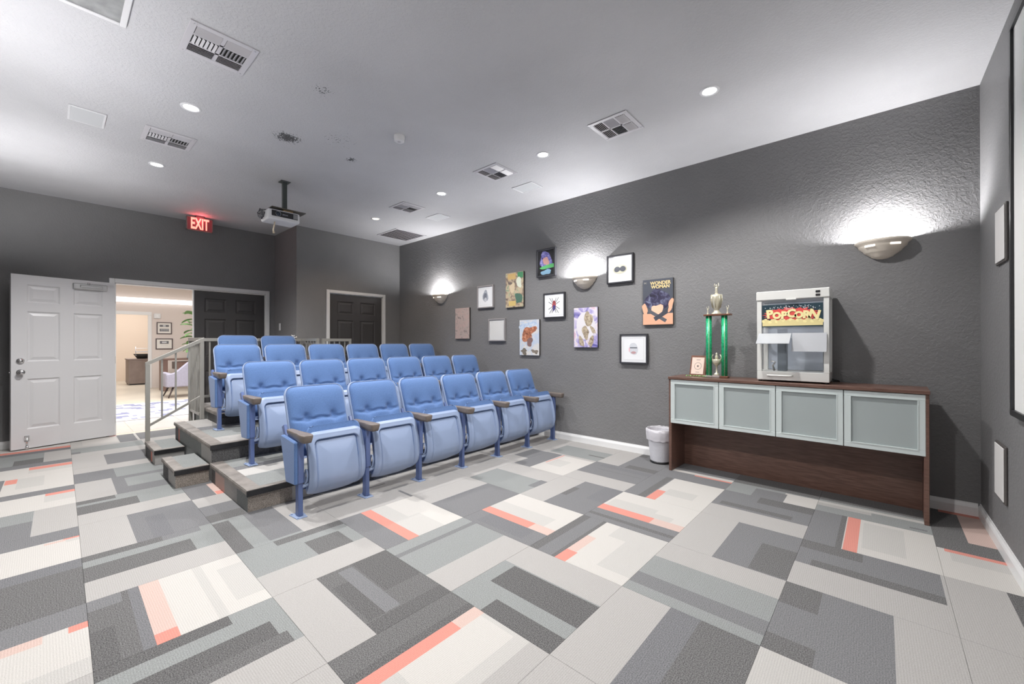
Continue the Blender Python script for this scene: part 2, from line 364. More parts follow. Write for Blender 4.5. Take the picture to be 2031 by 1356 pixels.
#CARPET_RECTS_BEGIN
RECTS = [(2.2, 2.809, -0.083, 0.527, 'W'),
 (2.626, 2.809, -0.083, 0.527, 'M'),
 (2.56, 2.626, 0.05, 0.25, 'Q'),
 (2.57, 2.626, -0.083, -0.023, 'P'),
 (2.2, 2.32, -0.083, 0.527, 'w'),
 (2.809, 3.419, -0.083, 0.527, 'D'),
 (3.289, 3.419, -0.083, 0.247, 'B'),
 (2.809, 3.419, 0.22, 0.35, 'M'),
 (3.419, 4.029, -0.083, 0.527, 'W'),
 (3.834, 4.029, -0.083, 0.527, 'M'),
 (3.8, 3.834, -0.083, -0.012, 'P'),
 (3.79, 3.82, -0.023, 0.067, 'Q'),
 (3.76, 3.81, -0.083, -0.023, 'w'),
 (4.029, 4.638, -0.083, 0.527, 'L'),
 (4.029, 4.638, 0.129, 0.527, 'G'),
 (4.029, 4.381, 0.129, 0.527, 'M'),
 (4.638, 5.248, -0.083, 0.527, 'W'),
 (5.088, 5.248, -0.083, 0.527, 'M'),
 (5.014, 5.088, -0.083, 0.082, 'P'),
 (4.822, 5.014, -0.083, 0.085, 'w'),
 (5.248, 5.857, -0.083, 0.527, 'W'),
 (5.655, 5.834, 0.259, 0.33, 'P'),
 (5.417, 5.857, 0.335, 0.527, 'M'),
 (5.43, 5.82, 0.097, 0.258, 'w'),
 (5.857, 6.467, -0.083, 0.527, 'W'),
 (6.288, 6.467, -0.083, 0.527, 'M'),
 (6.151, 6.275, -0.083, 0.205, 'P'),
 (6.005, 6.151, -0.083, 0.205, 'w'),
 (6.467, 7.077, -0.083, 0.527, 'L'),
 (6.467, 7.077, 0.119, 0.527, 'G'),
 (6.467, 6.722, 0.119, 0.322, 'D'),
 (7.031, 7.077, -0.083, 0.527, 'M'),
 (7.077, 7.686, -0.083, 0.527, 'W'),
 (7.077, 7.177, -0.083, 0.527, 'B'),
 (7.177, 7.297, -0.083, 0.527, 'P'),
 (1.59, 2.2, -0.692, -0.083, 'G'),
 (1.59, 1.811, -0.692, -0.083, 'L'),
 (2.12, 2.2, -0.509, -0.083, 'K'),
 (1.811, 2.02, -0.624, -0.083, 'K'),
 (1.811, 1.9, -0.654, -0.083, 'D'),
 (2.2, 2.809, -0.692, -0.083, 'D'),
 (2.7, 2.809, -0.2, -0.083, 'M'),
 (2.2, 2.809, -0.265, -0.225, 'B'),
 (2.2, 2.5, -0.16, -0.083, 'K'),
 (2.2, 2.809, -0.692, -0.266, 'W'),
 (2.2, 2.809, -0.343, -0.266, 'Q'),
 (2.2, 2.285, -0.343, -0.266, 'P'),
 (2.2, 2.809, -0.52, -0.48, 'w'),
 (2.3, 2.689, -0.692, -0.57, 'w'),
 (2.809, 3.419, -0.692, -0.083, 'G'),
 (2.809, 3.046, -0.692, -0.083, 'L'),
 (3.046, 3.245, -0.551, -0.083, 'D'),
 (3.336, 3.419, -0.433, -0.083, 'D'),
 (3.336, 3.419, -0.625, -0.433, 'M'),
 (3.419, 4.029, -0.692, -0.083, 'L'),
 (3.419, 4.029, -0.692, -0.32, 'M'),
 (3.419, 3.879, -0.5, -0.4, 'B'),
 (4.029, 4.638, -0.692, -0.083, 'L'),
 (4.274, 4.485, -0.417, -0.083, 'D'),
 (4.485, 4.638, -0.692, -0.083, 'G'),
 (4.542, 4.638, -0.298, -0.083, 'D'),
 (4.274, 4.485, -0.692, -0.417, 'G'),
 (4.638, 5.248, -0.692, -0.083, 'L'),
 (4.638, 5.248, -0.692, -0.313, 'M'),
 (4.838, 5.148, -0.692, -0.393, 'G'),
 (5.248, 5.857, -0.692, -0.083, 'M'),
 (5.631, 5.857, -0.692, -0.083, 'L'),
 (5.248, 5.631, -0.692, -0.35, 'G'),
 (5.857, 6.467, -0.692, -0.083, 'L'),
 (5.857, 6.389, -0.692, -0.322, 'M'),
 (6.467, 7.077, -0.692, -0.083, 'L'),
 (6.67, 6.998, -0.692, -0.083, 'G'),
 (6.66, 6.768, -0.154, -0.083, 'M'),
 (7.077, 7.686, -0.692, -0.083, 'w'),
 (7.177, 7.686, -0.492, -0.182, 'W'),
 (7.566, 7.686, -0.504, -0.436, 'P'),
 (7.025, 7.686, -0.666, -0.501, 'M'),
 (0.981, 1.59, -1.302, -0.692, 'w'),
 (1.418, 1.59, -1.302, -0.692, 'D'),
 (1.418, 1.46, -1.302, -0.692, 'K'),
 (1.352, 1.418, -1.163, -0.692, 'P'),
 (1.352, 1.418, -1.302, -1.163, 'Q'),
 (1.15, 1.352, -1.278, -0.85, 'W'),
 (0.981, 1.081, -1.302, -0.692, 'L'),
 (1.59, 2.2, -1.302, -0.692, 'L'),
 (1.59, 2.2, -1.302, -0.9, 'D'),
 (1.69, 2.17, -1.08, -1.0, 'M'),
 (1.59, 1.68, -1.302, -0.9, 'K'),
 (1.69, 2.05, -1.0, -0.92, 'K'),
 (1.84, 2.2, -1.302, -1.09, 'K'),
 (2.2, 2.809, -1.302, -0.692, 'G'),
 (2.2, 2.44, -1.302, -0.692, 'L'),
 (2.732, 2.809, -1.302, -0.887, 'D'),
 (2.44, 2.809, -1.302, -1.302, 'M'),
 (2.44, 2.655, -1.225, -1.013, 'D'),
 (2.809, 3.419, -1.302, -0.692, 'G'),
 (2.809, 3.381, -0.785, -0.692, 'D'),
 (2.838, 3.419, -1.073, -0.88, 'M'),
 (2.809, 3.419, -1.302, -1.071, 'L'),
 (3.419, 4.029, -1.302, -0.692, 'M'),
 (3.419, 3.572, -0.909, -0.692, 'D'),
 (3.794, 4.029, -0.916, -0.692, 'L'),
 (4.029, 4.638, -1.302, -0.692, 'M'),
 (4.029, 4.389, -0.91, -0.856, 'Q'),
 (4.029, 4.125, -0.91, -0.862, 'P'),
 (4.638, 5.248, -1.302, -0.692, 'L'),
 (5.248, 5.857, -1.302, -0.692, 'G'),
 (5.857, 6.467, -1.302, -0.692, 'w'),
 (6.467, 7.077, -1.302, -0.692, 'L'),
 (7.077, 7.686, -1.302, -0.692, 'M'),
 (5.857, 5.977, -1.302, -0.692, 'Q'),
 (-0.239, 0.371, -1.911, -1.302, 'w'),
 (0.371, 0.981, -1.911, -1.302, 'D'),
 (0.733, 0.981, -1.911, -1.302, 'L'),
 (0.6, 0.733, -1.911, -1.302, 'B'),
 (0.981, 1.59, -1.911, -1.302, 'G'),
 (0.981, 1.59, -1.911, -1.696, 'L'),
 (0.981, 1.51, -1.687, -1.498, 'K'),
 (0.981, 1.379, -1.411, -1.302, 'K'),
 (1.59, 2.2, -1.911, -1.302, 'G'),
 (1.59, 1.8, -1.911, -1.302, 'L'),
 (2.06, 2.1, -1.911, -1.302, 'M'),
 (2.2, 2.809, -1.911, -1.302, 'M'),
 (2.2, 2.809, -1.911, -1.463, 'W'),
 (2.2, 2.809, -1.542, -1.463, 'P'),
 (2.2, 2.809, -1.66, -1.542, 'w'),
 (2.2, 2.5, -1.75, -1.6, 'w'),
 (2.809, 3.419, -1.911, -1.302, 'L'),
 (2.809, 2.998, -1.911, -1.888, 'M'),
 (3.09, 3.378, -2.116, -2.059, 'P'),
 (3.232, 3.247, -1.911, -1.711, 'D'),
 (3.419, 4.029, -1.911, -1.302, 'M'),
 (-0.239, 0.371, -2.521, -1.911, 'L'),
 (-0.035, 0.371, -2.521, -1.911, 'M'),
 (0.22, 0.371, -2.521, -2.3, 'D'),
 (0.2, 0.371, -2.03, -1.911, 'D'),
 (0.371, 0.981, -2.521, -1.911, 'L'),
 (0.371, 0.981, -2.316, -1.911, 'G'),
 (0.371, 0.981, -2.1, -1.988, 'M'),
 (0.981, 1.59, -2.521, -1.911, 'D'),
 (1.43, 1.53, -2.521, -1.911, 'M'),
 (0.981, 1.404, -2.521, -1.911, 'W'),
 (1.33, 1.404, -2.04, -1.911, 'P'),
 (1.34, 1.404, -2.27, -2.04, 'Q'),
 (0.981, 1.181, -2.521, -2.0, 'w'),
 (1.101, 1.301, -2.521, -2.35, 'w'),
 (1.59, 2.2, -2.521, -1.911, 'M'),
 (1.69, 2.1, -2.092, -1.95, 'B'),
 (1.59, 2.2, -2.521, -2.092, 'W'),
 (1.757, 2.2, -2.178, -2.092, 'P'),
 (1.59, 1.757, -2.178, -2.092, 'Q'),
 (1.69, 2.2, -2.32, -2.178, 'w'),
 (2.2, 2.809, -2.521, -1.911, 'L'),
 (2.2, 2.572, -2.521, -1.911, 'M'),
 (2.54, 2.572, -2.35, -2.05, 'B'),
 (2.809, 3.419, -2.521, -1.911, 'L'),
 (3.419, 4.029, -2.521, -1.911, 'w'),
 (-0.239, 0.371, -3.131, -2.521, 'L'),
 (-0.224, 0.371, -3.131, -2.789, 'M'),
 (-0.224, 0.3, -2.87, -2.789, 'D'),
 (0.085, 0.371, -3.131, -3.009, 'D'),
 (-0.848, -0.239, -3.131, -2.521, 'L'),
 (-0.8, -0.451, -3.131, -2.2, 'K'),
 (0.371, 0.981, -3.131, -2.521, 'L'),
 (0.371, 0.732, -3.131, -2.521, 'M'),
 (0.371, 0.55, -2.9, -2.53, 'D'),
 (0.981, 1.59, -3.131, -2.521, 'W'),
 (0.981, 1.59, -2.702, -2.521, 'M'),
 (0.981, 1.59, -2.62, -2.58, 'D'),
 (1.188, 1.59, -2.798, -2.702, 'P'),
 (0.981, 1.188, -2.798, -2.702, 'Q'),
 (1.22, 1.57, -2.95, -2.798, 'w'),
 (1.081, 1.231, -2.88, -2.798, 'w'),
 (1.59, 2.2, -3.131, -2.521, 'L'),
 (1.59, 1.957, -3.131, -2.521, 'M'),
 (1.9, 1.957, -2.95, -2.75, 'D'),
 (1.59, 1.75, -3.131, -2.8, 'B'),
 (2.2, 2.809, -3.131, -2.521, 'G'),
 (2.2, 2.809, -3.131, -2.882, 'L'),
 (2.2, 2.275, -2.897, -2.712, 'M'),
 (2.809, 3.419, -3.131, -2.521, 'L'),
 (3.419, 4.029, -3.131, -2.521, 'M'),
 (-0.239, 0.371, -3.74, -3.131, 'W'),
 (0.185, 0.371, -3.74, -3.131, 'M'),
 (0.185, 0.215, -3.74, -3.131, 'D'),
 (0.113, 0.18, -3.74, -3.131, 'P'),
 (-0.1, 0.096, -3.69, -3.231, 'w'),
 (-0.848, -0.239, -3.74, -3.131, 'W'),
 (-0.848, -0.239, -3.74, -3.549, 'D'),
 (-0.848, -0.27, -3.549, -3.505, 'P'),
 (-0.848, -0.29, -3.505, -3.38, 'w'),
 (0.371, 0.981, -3.74, -3.131, 'M'),
 (0.371, 0.981, -3.365, -3.131, 'L'),
 (0.471, 0.931, -3.47, -3.4, 'D'),
 (0.371, 0.721, -3.74, -3.6, 'D'),
 (0.981, 1.59, -3.74, -3.131, 'M'),
 (0.981, 1.398, -3.74, -3.131, 'W'),
 (1.326, 1.401, -3.367, -3.131, 'P'),
 (1.101, 1.33, -3.45, -3.3, 'w'),
 (1.41, 1.47, -3.74, -3.131, 'D'),
 (1.59, 2.2, -3.74, -3.131, 'M'),
 (1.59, 2.2, -3.358, -3.131, 'L'),
 (1.624, 2.07, -3.538, -3.531, 'D'),
 (1.59, 2.1, -3.7, -3.62, 'B'),
 (2.2, 2.809, -3.74, -3.131, 'L'),
 (2.2, 2.611, -3.686, -3.131, 'W'),
 (2.6, 2.809, -3.697, -3.131, 'M'),
 (2.57, 2.585, -3.695, -3.364, 'P'),
 (2.37, 2.547, -3.529, -3.325, 'w'),
 (2.809, 3.419, -3.74, -3.131, 'L'),
 (2.809, 3.01, -3.686, -3.357, 'M'),
 (3.419, 4.029, -3.74, -3.131, 'M'),
 (-0.239, 0.371, -4.35, -3.74, 'G'),
 (-0.216, -0.132, -3.812, -3.784, 'M'),
 (-0.239, 0.371, -3.98, -3.93, 'w'),
 (0.061, 0.371, -3.93, -3.87, 'L'),
 (-0.239, 0.371, -4.35, -4.02, 'D'),  # shade below the hutch, put into the carpet colour
 (-0.848, -0.239, -4.35, -3.74, 'D'),
 (-0.85, -0.389, -4.35, -3.74, 'Q'),
 (-0.5, -0.3, -4.35, -4.29, 'P'),
 (0.371, 0.981, -4.35, -3.74, 'G'),
 (0.371, 0.981, -4.35, -4.0, 'D'),  # shaded carpet under the hutch, painted as a dark field
 (0.371, 0.587, -3.98, -3.74, 'W'),
 (0.571, 0.791, -3.95, -3.74, 'M'),
 (0.981, 1.59, -4.35, -3.74, 'M'),
 (0.981, 1.291, -3.965, -3.935, 'P'),
 (0.981, 1.54, -4.025, -3.965, 'W'),
 (1.59, 2.2, -4.35, -3.74, 'M'),
 (1.957, 2.2, -4.35, -3.74, 'L'),
 (1.87, 1.957, -4.3, -4.2, 'D'),
 (1.59, 1.89, -3.85, -3.74, 'D'),
 (2.2, 2.809, -4.35, -3.74, 'G'),
 (2.2, 2.809, -4.35, -4.085, 'L'),
 (2.2, 2.391, -3.91, -3.882, 'D'),
 (2.809, 3.419, -4.35, -3.74, 'L')]
#CARPET_RECTS_END
U0, V0, T = 0.371, -0.0825, 0.6096
CA, SA = math.cos(0.0112), math.sin(0.0112)
def c2w(u, v): return (u*CA+v*SA, -u*SA+v*CA)
def clip(poly, ax, lim, sign):
    out = []
    for i in range(len(poly)):
        a, b_ = poly[i], poly[(i+1) % len(poly)]
        ia, ib = sign*(a[ax]-lim) <= 0, sign*(b_[ax]-lim) <= 0
        if ia: out.append(a)
        if ia != ib:
            t = (lim-a[ax])/(b_[ax]-a[ax]); out.append((a[0]+(b_[0]-a[0])*t, a[1]+(b_[1]-a[1])*t))
    return out
def cells(u0, u1, v0, v1):
    """split a tile into its colour fields"""
    us, vs = {u0, u1}, {v0, v1}
    rel = [r for r in RECTS if r[0] < u1-1e-4 and r[1] > u0+1e-4 and r[2] < v1-1e-4 and r[3] > v0+1e-4]
    for r in rel:
        for q in r[:2]:
            if u0+1e-3 < q < u1-1e-3: us.add(q)
        for q in r[2:4]:
            if v0+1e-3 < q < v1-1e-3: vs.add(q)
    us, vs = sorted(us), sorted(vs); out = []
    for i in range(len(us)-1):
        for j in range(len(vs)-1):
            mu, mv = (us[i]+us[i+1])/2, (vs[j]+vs[j+1])/2
            c = 'L'
            for r in rel:
                if r[0] <= mu <= r[1] and r[2] <= mv <= r[3]: c = r[4]
            out.append((us[i], us[i+1], vs[j], vs[j+1], c))
    return out
def carpet_piece(name, cl, fn, m, parent, edge=True, zlo=None):
    """cl: colour fields; fn maps (u,v)->world xyz; clip done by caller"""
    bm = bmesh.new(); lay = bm.loops.layers.float_color.new('Col')
    for (poly, c) in cl:
        vs = [bm.verts.new(p) for p in poly]
        f = bm.faces.new(vs)
        R = COLS[c]
        for lp in f.loops: lp[lay] = (lin(R[0])*KC, lin(R[1])*KC, lin(R[2])*KC, R[3])
    bmesh.ops.remove_doubles(bm, verts=bm.verts, dist=1e-4)
    if edge:
        es = [e for e in bm.edges if len(e.link_faces) == 1]
        r = bmesh.ops.extrude_edge_only(bm, edges=es)
        vs = [g for g in r['geom'] if isinstance(g, bmesh.types.BMVert)]
        for v in vs: v.co.z -= 0.0065
        k = COLS['M']
        for f in bm.faces:
            for lp in f.loops:
                if sum(lp[lay][:3]) == 0: lp[lay] = (0.15, 0.15, 0.15, 0.1)
    me = bpy.data.meshes.new(name); bm.to_mesh(me); bm.free(); me.materials.append(m)
    o = bpy.data.objects.new(name, me); COL.objects.link(o); o.parent = parent
    return o
GAP = 0.0006
for k in range(-3, 13):
    for j in range(-2, 8):
        u0, v1 = U0+T*k, V0-T*j
        cl = []
        for (a0, a1, b0, b1, c) in cells(u0, u0+T, v1-T, v1):
            aa0 = a0+GAP if abs(a0-u0) < 1e-4 else a0; aa1 = a1-GAP if abs(a1-u0-T) < 1e-4 else a1
            bb0 = b0+GAP if abs(b0-v1+T) < 1e-4 else b0; bb1 = b1-GAP if abs(b1-v1) < 1e-4 else b1
            p = [c2w(aa0, bb0), c2w(aa1, bb0), c2w(aa1, bb1), c2w(aa0, bb1)]
            for ax, lim, sg in ((0, XS+.001, -1), (0, XB-.001, 1), (1, YR+.001, -1), (1, YL-.001, 1)):
                p = clip(p, ax, lim, sg)
                if len(p) < 3: break
            if len(p) >= 3: cl.append(([(x, y, 0.0) for x, y in p], c))
        if not cl: continue
        cx = sum(p[0] for q, _ in cl for p in q)/sum(len(q) for q, _ in cl); cyy = sum(p[1] for q, _ in cl for p in q)/sum(len(q) for q, _ in cl)
        if 3.85 < cx < 5.6 and cyy < -1.4: continue          # under the risers
        carpet_piece('carpet_tile', cl, None, M_CARU if j <= 0 else M_CARV, floor)

# walls
def wall(name, boxes, label, m=M_WALL):
    q = MB()
    for b_ in boxes: q.box(*b_)
    return struct(q.build(name, m), label)
wall('wall_right', [(XS-0.12, XN, YR-0.12, YR, -0.007, CZ)], 'long charcoal textured wall with pictures and sconces')
wall('wall_screen', [(XS-0.12, XS, YR, YL+0.12, -0.007, CZ)], 'charcoal wall beside the projection screen')
wall('wall_left', [(XS, XB+0.12, YL, YL+0.12, -0.007, CZ)], 'charcoal wall on the camera side')
DY0, DY1, DH = -2.385, -0.575, 2.045     # double doorway
wall('wall_back', [(XB, XB+0.12, DY1, YL, -0.007, CZ), (XB, XB+0.12, YN-0.12, DY0, -0.007, CZ), (XB, XB+0.12, DY0, DY1, DH, CZ)], 'charcoal back wall around the double doorway')
SDY0, SDY1, SDH = -4.00, -3.03, 2.055
wall('wall_niche', [(XN, XN+0.12, SDY1, YN, -0.007, CZ), (XN, XN+0.12, YR, SDY0, -0.007, CZ), (XN, XN+0.12, SDY0, SDY1, SDH, CZ)], 'charcoal projecting wall with the small door')
wall('wall_return', [(XN+0.12, XB, YN-0.12, YN, -0.007, CZ)], 'narrow side wall between the two door walls')
cb = MB(); cb.box(XS-0.12, XB+0.12, YR-0.12, YL+0.12, CZ, CZ+0.1)
struct(cb.build('ceiling', M_CEIL), 'light grey ceiling with sooty spots')

def baseboard(name, p0, p1, nrm):
    """p0->p1 along the wall, nrm = into the room"""
    p0, p1, nrm = Vector((*p0, 0)), Vector((*p1, 0)), Vector((*nrm, 0))
    prof = [(0, 0), (0.015, 0), (0.015, 0.060), (0.011, 0.072), (0.006, 0.082), (0.005, 0.090), (0, 0.090)]
    q = MB(); A = [q.bm.verts.new(p0+nrm*a+Vector((0, 0, z))) for a, z in prof]; B = [q.bm.verts.new(p1+nrm*a+Vector((0, 0, z))) for a, z in prof]
    n = len(prof)
    for i in range(n): q.bm.faces.new((A[i], A[(i+1) % n], B[(i+1) % n], B[i]))
    q.bm.faces.new(A[::-1]); q.bm.faces.new(B)
    return struct(q.build(name, M_TRIM), 'white baseboard')
baseboard('baseboard_right', (XS+.015, YR), (3.40, YR), (0, 1))
baseboard('baseboard_screen', (XS, YL), (XS, YR), (1, 0))
baseboard('baseboard_left', (XS, YL), (XB, YL), (0, -1))
baseboard('baseboard_back', (XB, YL), (XB, DY1+0.085), (-1, 0))

def casing(name, X, y0, y1, h, wd=0.06, t=0.018, label='white door casing'):
    q = MB()
    for (a, b_) in ((y0-wd, y0), (y1, y1+wd)):
        q.box(X-t, X, a, b_, 0, h+wd, bev=0.004)
    q.box(X-t, X, y0, y1, h, h+wd, bev=0.004)
    # jamb lining
    q.box(X+0.001, X+0.115, y0, y0+0.012, 0, h); q.box(X+0.001, X+0.115, y1-0.012, y1, 0, h); q.box(X+0.001, X+0.115, y0, y1, h-0.012, h)
    return struct(q.build(name, M_TRIM), label)
casing('trim_1', XB, DY0, DY1, DH, 0.055, label='white casing of the double doorway')
casing('trim_2', XN, SDY0, SDY1, SDH, 0.05, label='white casing of the small door')

def door_leaf(parent, wd, ht, th, m, name='door_leaf'):
    """leaf in local coords: x = thickness (front at x=0 facing -x), y 0..wd, z 0..ht"""
    q = MB(); q.box(0.0115, th-0.0115, 0, wd, 0, ht)
    mx_ = wd*0.135; cs = wd*0.13
    cw = (wd-2*mx_-cs)/2
    zs = [(0.115, 0.405), (0.43, 0.775), (0.855, 0.945)]
    rows = [(ht*0.11, ht*0.40), (ht*0.50, ht*0.79), (ht*0.84, ht*0.945)]
    rails = [(0, rows[0][0]), (rows[0][1], rows[1][0]), (rows[1][1], rows[2][0]), (rows[2][1], ht)]
    for s in (0, 1):
        x0, x1 = (0, 0.012) if s == 0 else (th-0.012, th)
        q.box(x0, x1, 0, mx_, 0, ht); q.box(x0, x1, wd-mx_, wd, 0, ht); 
        for (a, b_) in rails: q.box(x0, x1, mx_, wd-mx_, a, b_)
        for (a, b_) in rows: q.box(x0, x1, mx_+cw, mx_+cw+cs, a, b_)
    leaf = q.build(name, m, parent)
    for (a, b_) in rows:
        for c in (0, 1):
            y0 = mx_+c*(cw+cs); y1 = y0+cw
            p = MB()
            for s in (0, 1):
                xo, xi, xr = (0.0, 0.011, 0.002) if s == 0 else (th, th-0.011, th-0.002)
                def ring(d, x): return [(x, y0+d, a+d), (x, y1-d, a+d), (x, y1-d, b_-d), (x, y0+d, b_-d)]
                R = [ring(0, xo), ring(0.013, xi-0.001*(1 if s == 0 else -1)), ring(0.022, xi-0.001*(1 if s == 0 else -1)), ring(0.05, xr)]
                V = [[p.bm.verts.new(v) for v in r_] for r_ in R]
                for i in range(3):
                    for e in range(4): p.bm.faces.new((V[i][e], V[i][(e+1) % 4], V[i+1][(e+1) % 4], V[i+1][e]))
                p.bm.faces.new(V[3])
            p.build('panel', m, leaf)
    return leaf
# open white door (seen against the back wall)
LW = 0.895
ang = math.atan2(0.262+0.578, 7.36-7.575)            # direction of the leaf from the hinge
dl = thing('door_1', 'white six panel door standing open against the back wall', 'door', (7.575, -0.572, 0.012))
del dl['category']; dl['kind'] = 'structure'
dl.rotation_euler = (0, 0, ang-PI/2)
leaf = door_leaf(dl, LW, 2.02, 0.044, M_DOORW)
q = MB(); q.lathe([(0.0, 0.07), (0.022, 0.068), (0.030, 0.055), (0.030, 0.045), (0.012, 0.035), (0.012, 0.012), (0.032, 0.010), (0.033, 0)], n=18)
kb = q.build('door_knob', M_CHROME, dl); kb.rotation_euler = (0, -PI/2, 0); kb.location = (0, LW-0.07, 0.89)
q = MB(); q.lathe([(0.0, 0.028), (0.018, 0.026), (0.024, 0.016), (0.032, 0.012), (0.034, 0)], n=18)
kb = q.build('deadbolt', M_CHROME, dl); kb.rotation_euler = (0, -PI/2, 0); kb.location = (0, LW-0.07, 1.02)
q = MB(); q.box(-0.03, 0, 0.08, 0.40, 1.905, 1.975, bev=0.006); 
q.cyl((-0.03, 0.26, 1.99), (-0.03, 0.26, 1.965), 0.012, m=None); q.box(-0.045, -0.03, 0.13, 0.34, 1.925, 1.955, bev=0.005)
q.box(-0.034, -0.026, 0.02, 0.27, 1.984, 1.99)
q.build('door_closer', M_STEEL, dl)
q = MB(); q.cyl((-0.004, LW-0.12, 0.13), (-0.004, LW-0.12, 0.03), 0.009); q.cyl((-0.004, LW-0.12, 0.03), (-0.004, LW-0.12, -0.010), 0.014); q.box(-0.012, 0, LW-0.14, LW-0.10, 0.09, 0.15, bev=0.003)
q.build('kick_stop', M_CHROME, dl)
q = MB(); q.cyl((0.02, LW, 0.89), (0.02, LW+0.012, 0.89), 0.009); q.build('latch', M_CHROME, dl)
for z in (0.2, 1.0, 1.8):
    q = MB(); q.cyl((0.022, -0.006, z-0.045), (0.022, -0.006, z+0.045), 0.007); q.build('hinge', M_STEEL, dl)
# closed dark leaf of the double doorway
d2 = thing('door_2', 'charcoal six panel door, the closed leaf of the double doorway', 'door', (XB+0.02, DY0+0.014, 0.012)); del d2['category']; d2['kind'] = 'structure'
door_leaf(d2, 0.94, 2.015, 0.044, M_DOORD)
q = MB(); q.box(-0.002, 0.046, 0.941, 0.955, 0, 2.015); q.build('edge_strip', M_TRIM, d2)
# small charcoal door
d3 = thing('door_3', 'charcoal six panel door in the projecting wall', 'door', (XN+0.015, SDY0+0.014, 0.012)); del d3['category']; d3['kind'] = 'structure'
door_leaf(d3, SDY1-SDY0-0.028, 2.028, 0.044, M_DOORD)
q = MB(); q.lathe([(0.0, 0.06), (0.022, 0.058), (0.028, 0.045), (0.012, 0.03), (0.012, 0.01), (0.030, 0.008), (0.031, 0)], n=16)
kb = q.build('door_knob', M_STEEL, d3); kb.rotation_euler = (0, -PI/2, 0); kb.location = (0, 0.07, 0.95)

# ------------------------------------------------------------------ risers with carpeted treads
P1X, P2X, P3X, P3B, PYL = 3.42, 4.43, 5.45, 6.62, -0.955
H1, H2, H3 = 0.162, 0.324, 0.445
def strip_cells(x0, x1, y0, y1, seed, z, kind='top'):
    """24 inch squares of the same carpet cut onto a tread"""
    rnd = random.Random(seed); out = []
    y = y1
    while y > y0+0.02:
        n = max(y-0.6096, y0)
        x = x0
        while x < x1-0.02:
            xe = min(x+rnd.choice((0.2, 0.3, 0.4)), x1)
            if x1-xe < 0.05: xe = x1
            out.append(([(x, n, z), (xe, n, z), (xe, y, z), (x, y, z)], rnd.choice('LLGMwGD')))
            x = xe
        y = n
    return out
def face_cells_x(X, y0, y1, z0, z1, spec):
    return [([(X, a, z0), (X, b_, z0), (X, b_, z1), (X, a, z1)], c) for a, b_, c in spec]
def face_cells_y(Y, z0, z1, spec):
    return [([(a, Y, z0), (b_, Y, z0), (b_, Y, z1), (a, Y, z1)], c) for a, b_, c in spec]
def riser(label, x0, x1, y0, y1, zb, h, top, front, side, xfront_noz=True, core=None):
    t = thing('seating_riser', label, 'platform', ((x0+x1)/2, (y0+y1)/2, zb), group='carpeted risers')
    L = Vector(t.location)
    def loc(cl): return [([(p[0]-L.x, p[1]-L.y, p[2]-L.z) for p in q_], c) for q_, c in cl]
    z = zb+h
    q = MB(); q.box(x0+0.004-L.x, x1-L.x, y0-L.y, y1-0.004-L.y, 0, h-0.004); q.build('core', mat('riser_core', (0.03, 0.03, 0.03, 1), 0.9), t)
    carpet_piece('tread_carpet', loc(top), None, M_CARV, t, edge=False)
    if front: carpet_piece('riser_carpet', loc(front), None, M_CARV, t, edge=False)
    if side: carpet_piece('side_carpet', loc(side), None, M_CARV, t, edge=False)
    # black nosing at the front edge and tan nosing at the side edge
    q = MB(); q.box(x0-0.022-L.x, x0+0.03-L.x, y0-L.y, y1+0.012-L.y, h-0.003, h+0.004, M_RUBTOP, bev=0.002)
    q.box(x0-0.022-L.x, x0-0.002-L.x, y0-L.y, y1+0.012-L.y, h-0.045, h-0.002, M_RUBBER, bev=0.003)
    q.build('front_nosing', None, t)
    q = MB(); q.box(x0-0.012-L.x, x1-L.x, y1-0.085-L.y, y1+0.012-L.y, h-0.003, h+0.005, M_RUBTOP, bev=0.002)
    q.box(x0-0.012-L.x, x1-L.x, y1+0.002-L.y, y1+0.014-L.y, h-0.032, h-0.002, M_RUBTOP, bev=0.003)
    q.build('side_nosing', None, t)
    return t
t1 = [([(3.42, a, H1), (4.43, a, H1), (4.43, b_, H1), (3.42, b_, H1)], c) for a, b_, c in ()]
def bands(x0, x1, y0, y1, z, specs):
    return [([(a, y0, z), (b_, y0, z), (b_, y1, z), (a, y1, z)], c) for a, b_, c in specs]
top1 = bands(3.42, 4.43, -1.62, -0.965, H1, ((3.42, 3.80, 'G'), (3.80, 4.02, 'w'), (4.02, 4.14, 'M'), (4.14, 4.427, 'G'))) + strip_cells(3.42, 4.427, YR+0.002, -1.62, 3, H1)
riser('lowest carpeted riser, under the second row of blue seats', P1X, P2X-0.004, YR+0.002, PYL, 0, H1, top1,
      face_cells_x(P1X, 0, 0, 0, H1, [(YR+.002, -3.0, 'w'), (-3.0, -2.4, 'L'), (-2.4, -1.9, 'M'), (-1.9, -1.42, 'M'), (-1.42, -1.26, 'W'), (-1.26, PYL, 'T')]),
      face_cells_y(PYL, 0, H1, [(3.42, 3.68, 'G'), (3.68, 4.02, 'L'), (4.02, 4.3, 'Q'), (4.3, 4.43, 'D')]))
top2 = bands(4.43, 5.45, -1.45, -0.965, H2, ((4.43, 4.76, 'L'), (4.76, 5.25, 'G'), (5.25, 5.447, 'M'))) + strip_cells(4.43, 5.447, YR+0.002, -1.45, 5, H2)
riser('middle carpeted riser, under the third row of blue seats', P2X, P3X-0.004, YR+0.002, PYL, 0, H2, top2,
      face_cells_x(P2X, 0, 0, H1, H2, [(YR+.002, -3.0, 'M'), (-3.0, -2.4, 'L'), (-2.4, -1.9, 'D'), (-1.9, -1.42, 'D'), (-1.42, -1.26, 'M'), (-1.26, PYL, 'D')]),
      face_cells_y(PYL, 0, H2, [(4.43, 4.8, 'w'), (4.8, 5.1, 'G'), (5.1, 5.45, 'G')]))
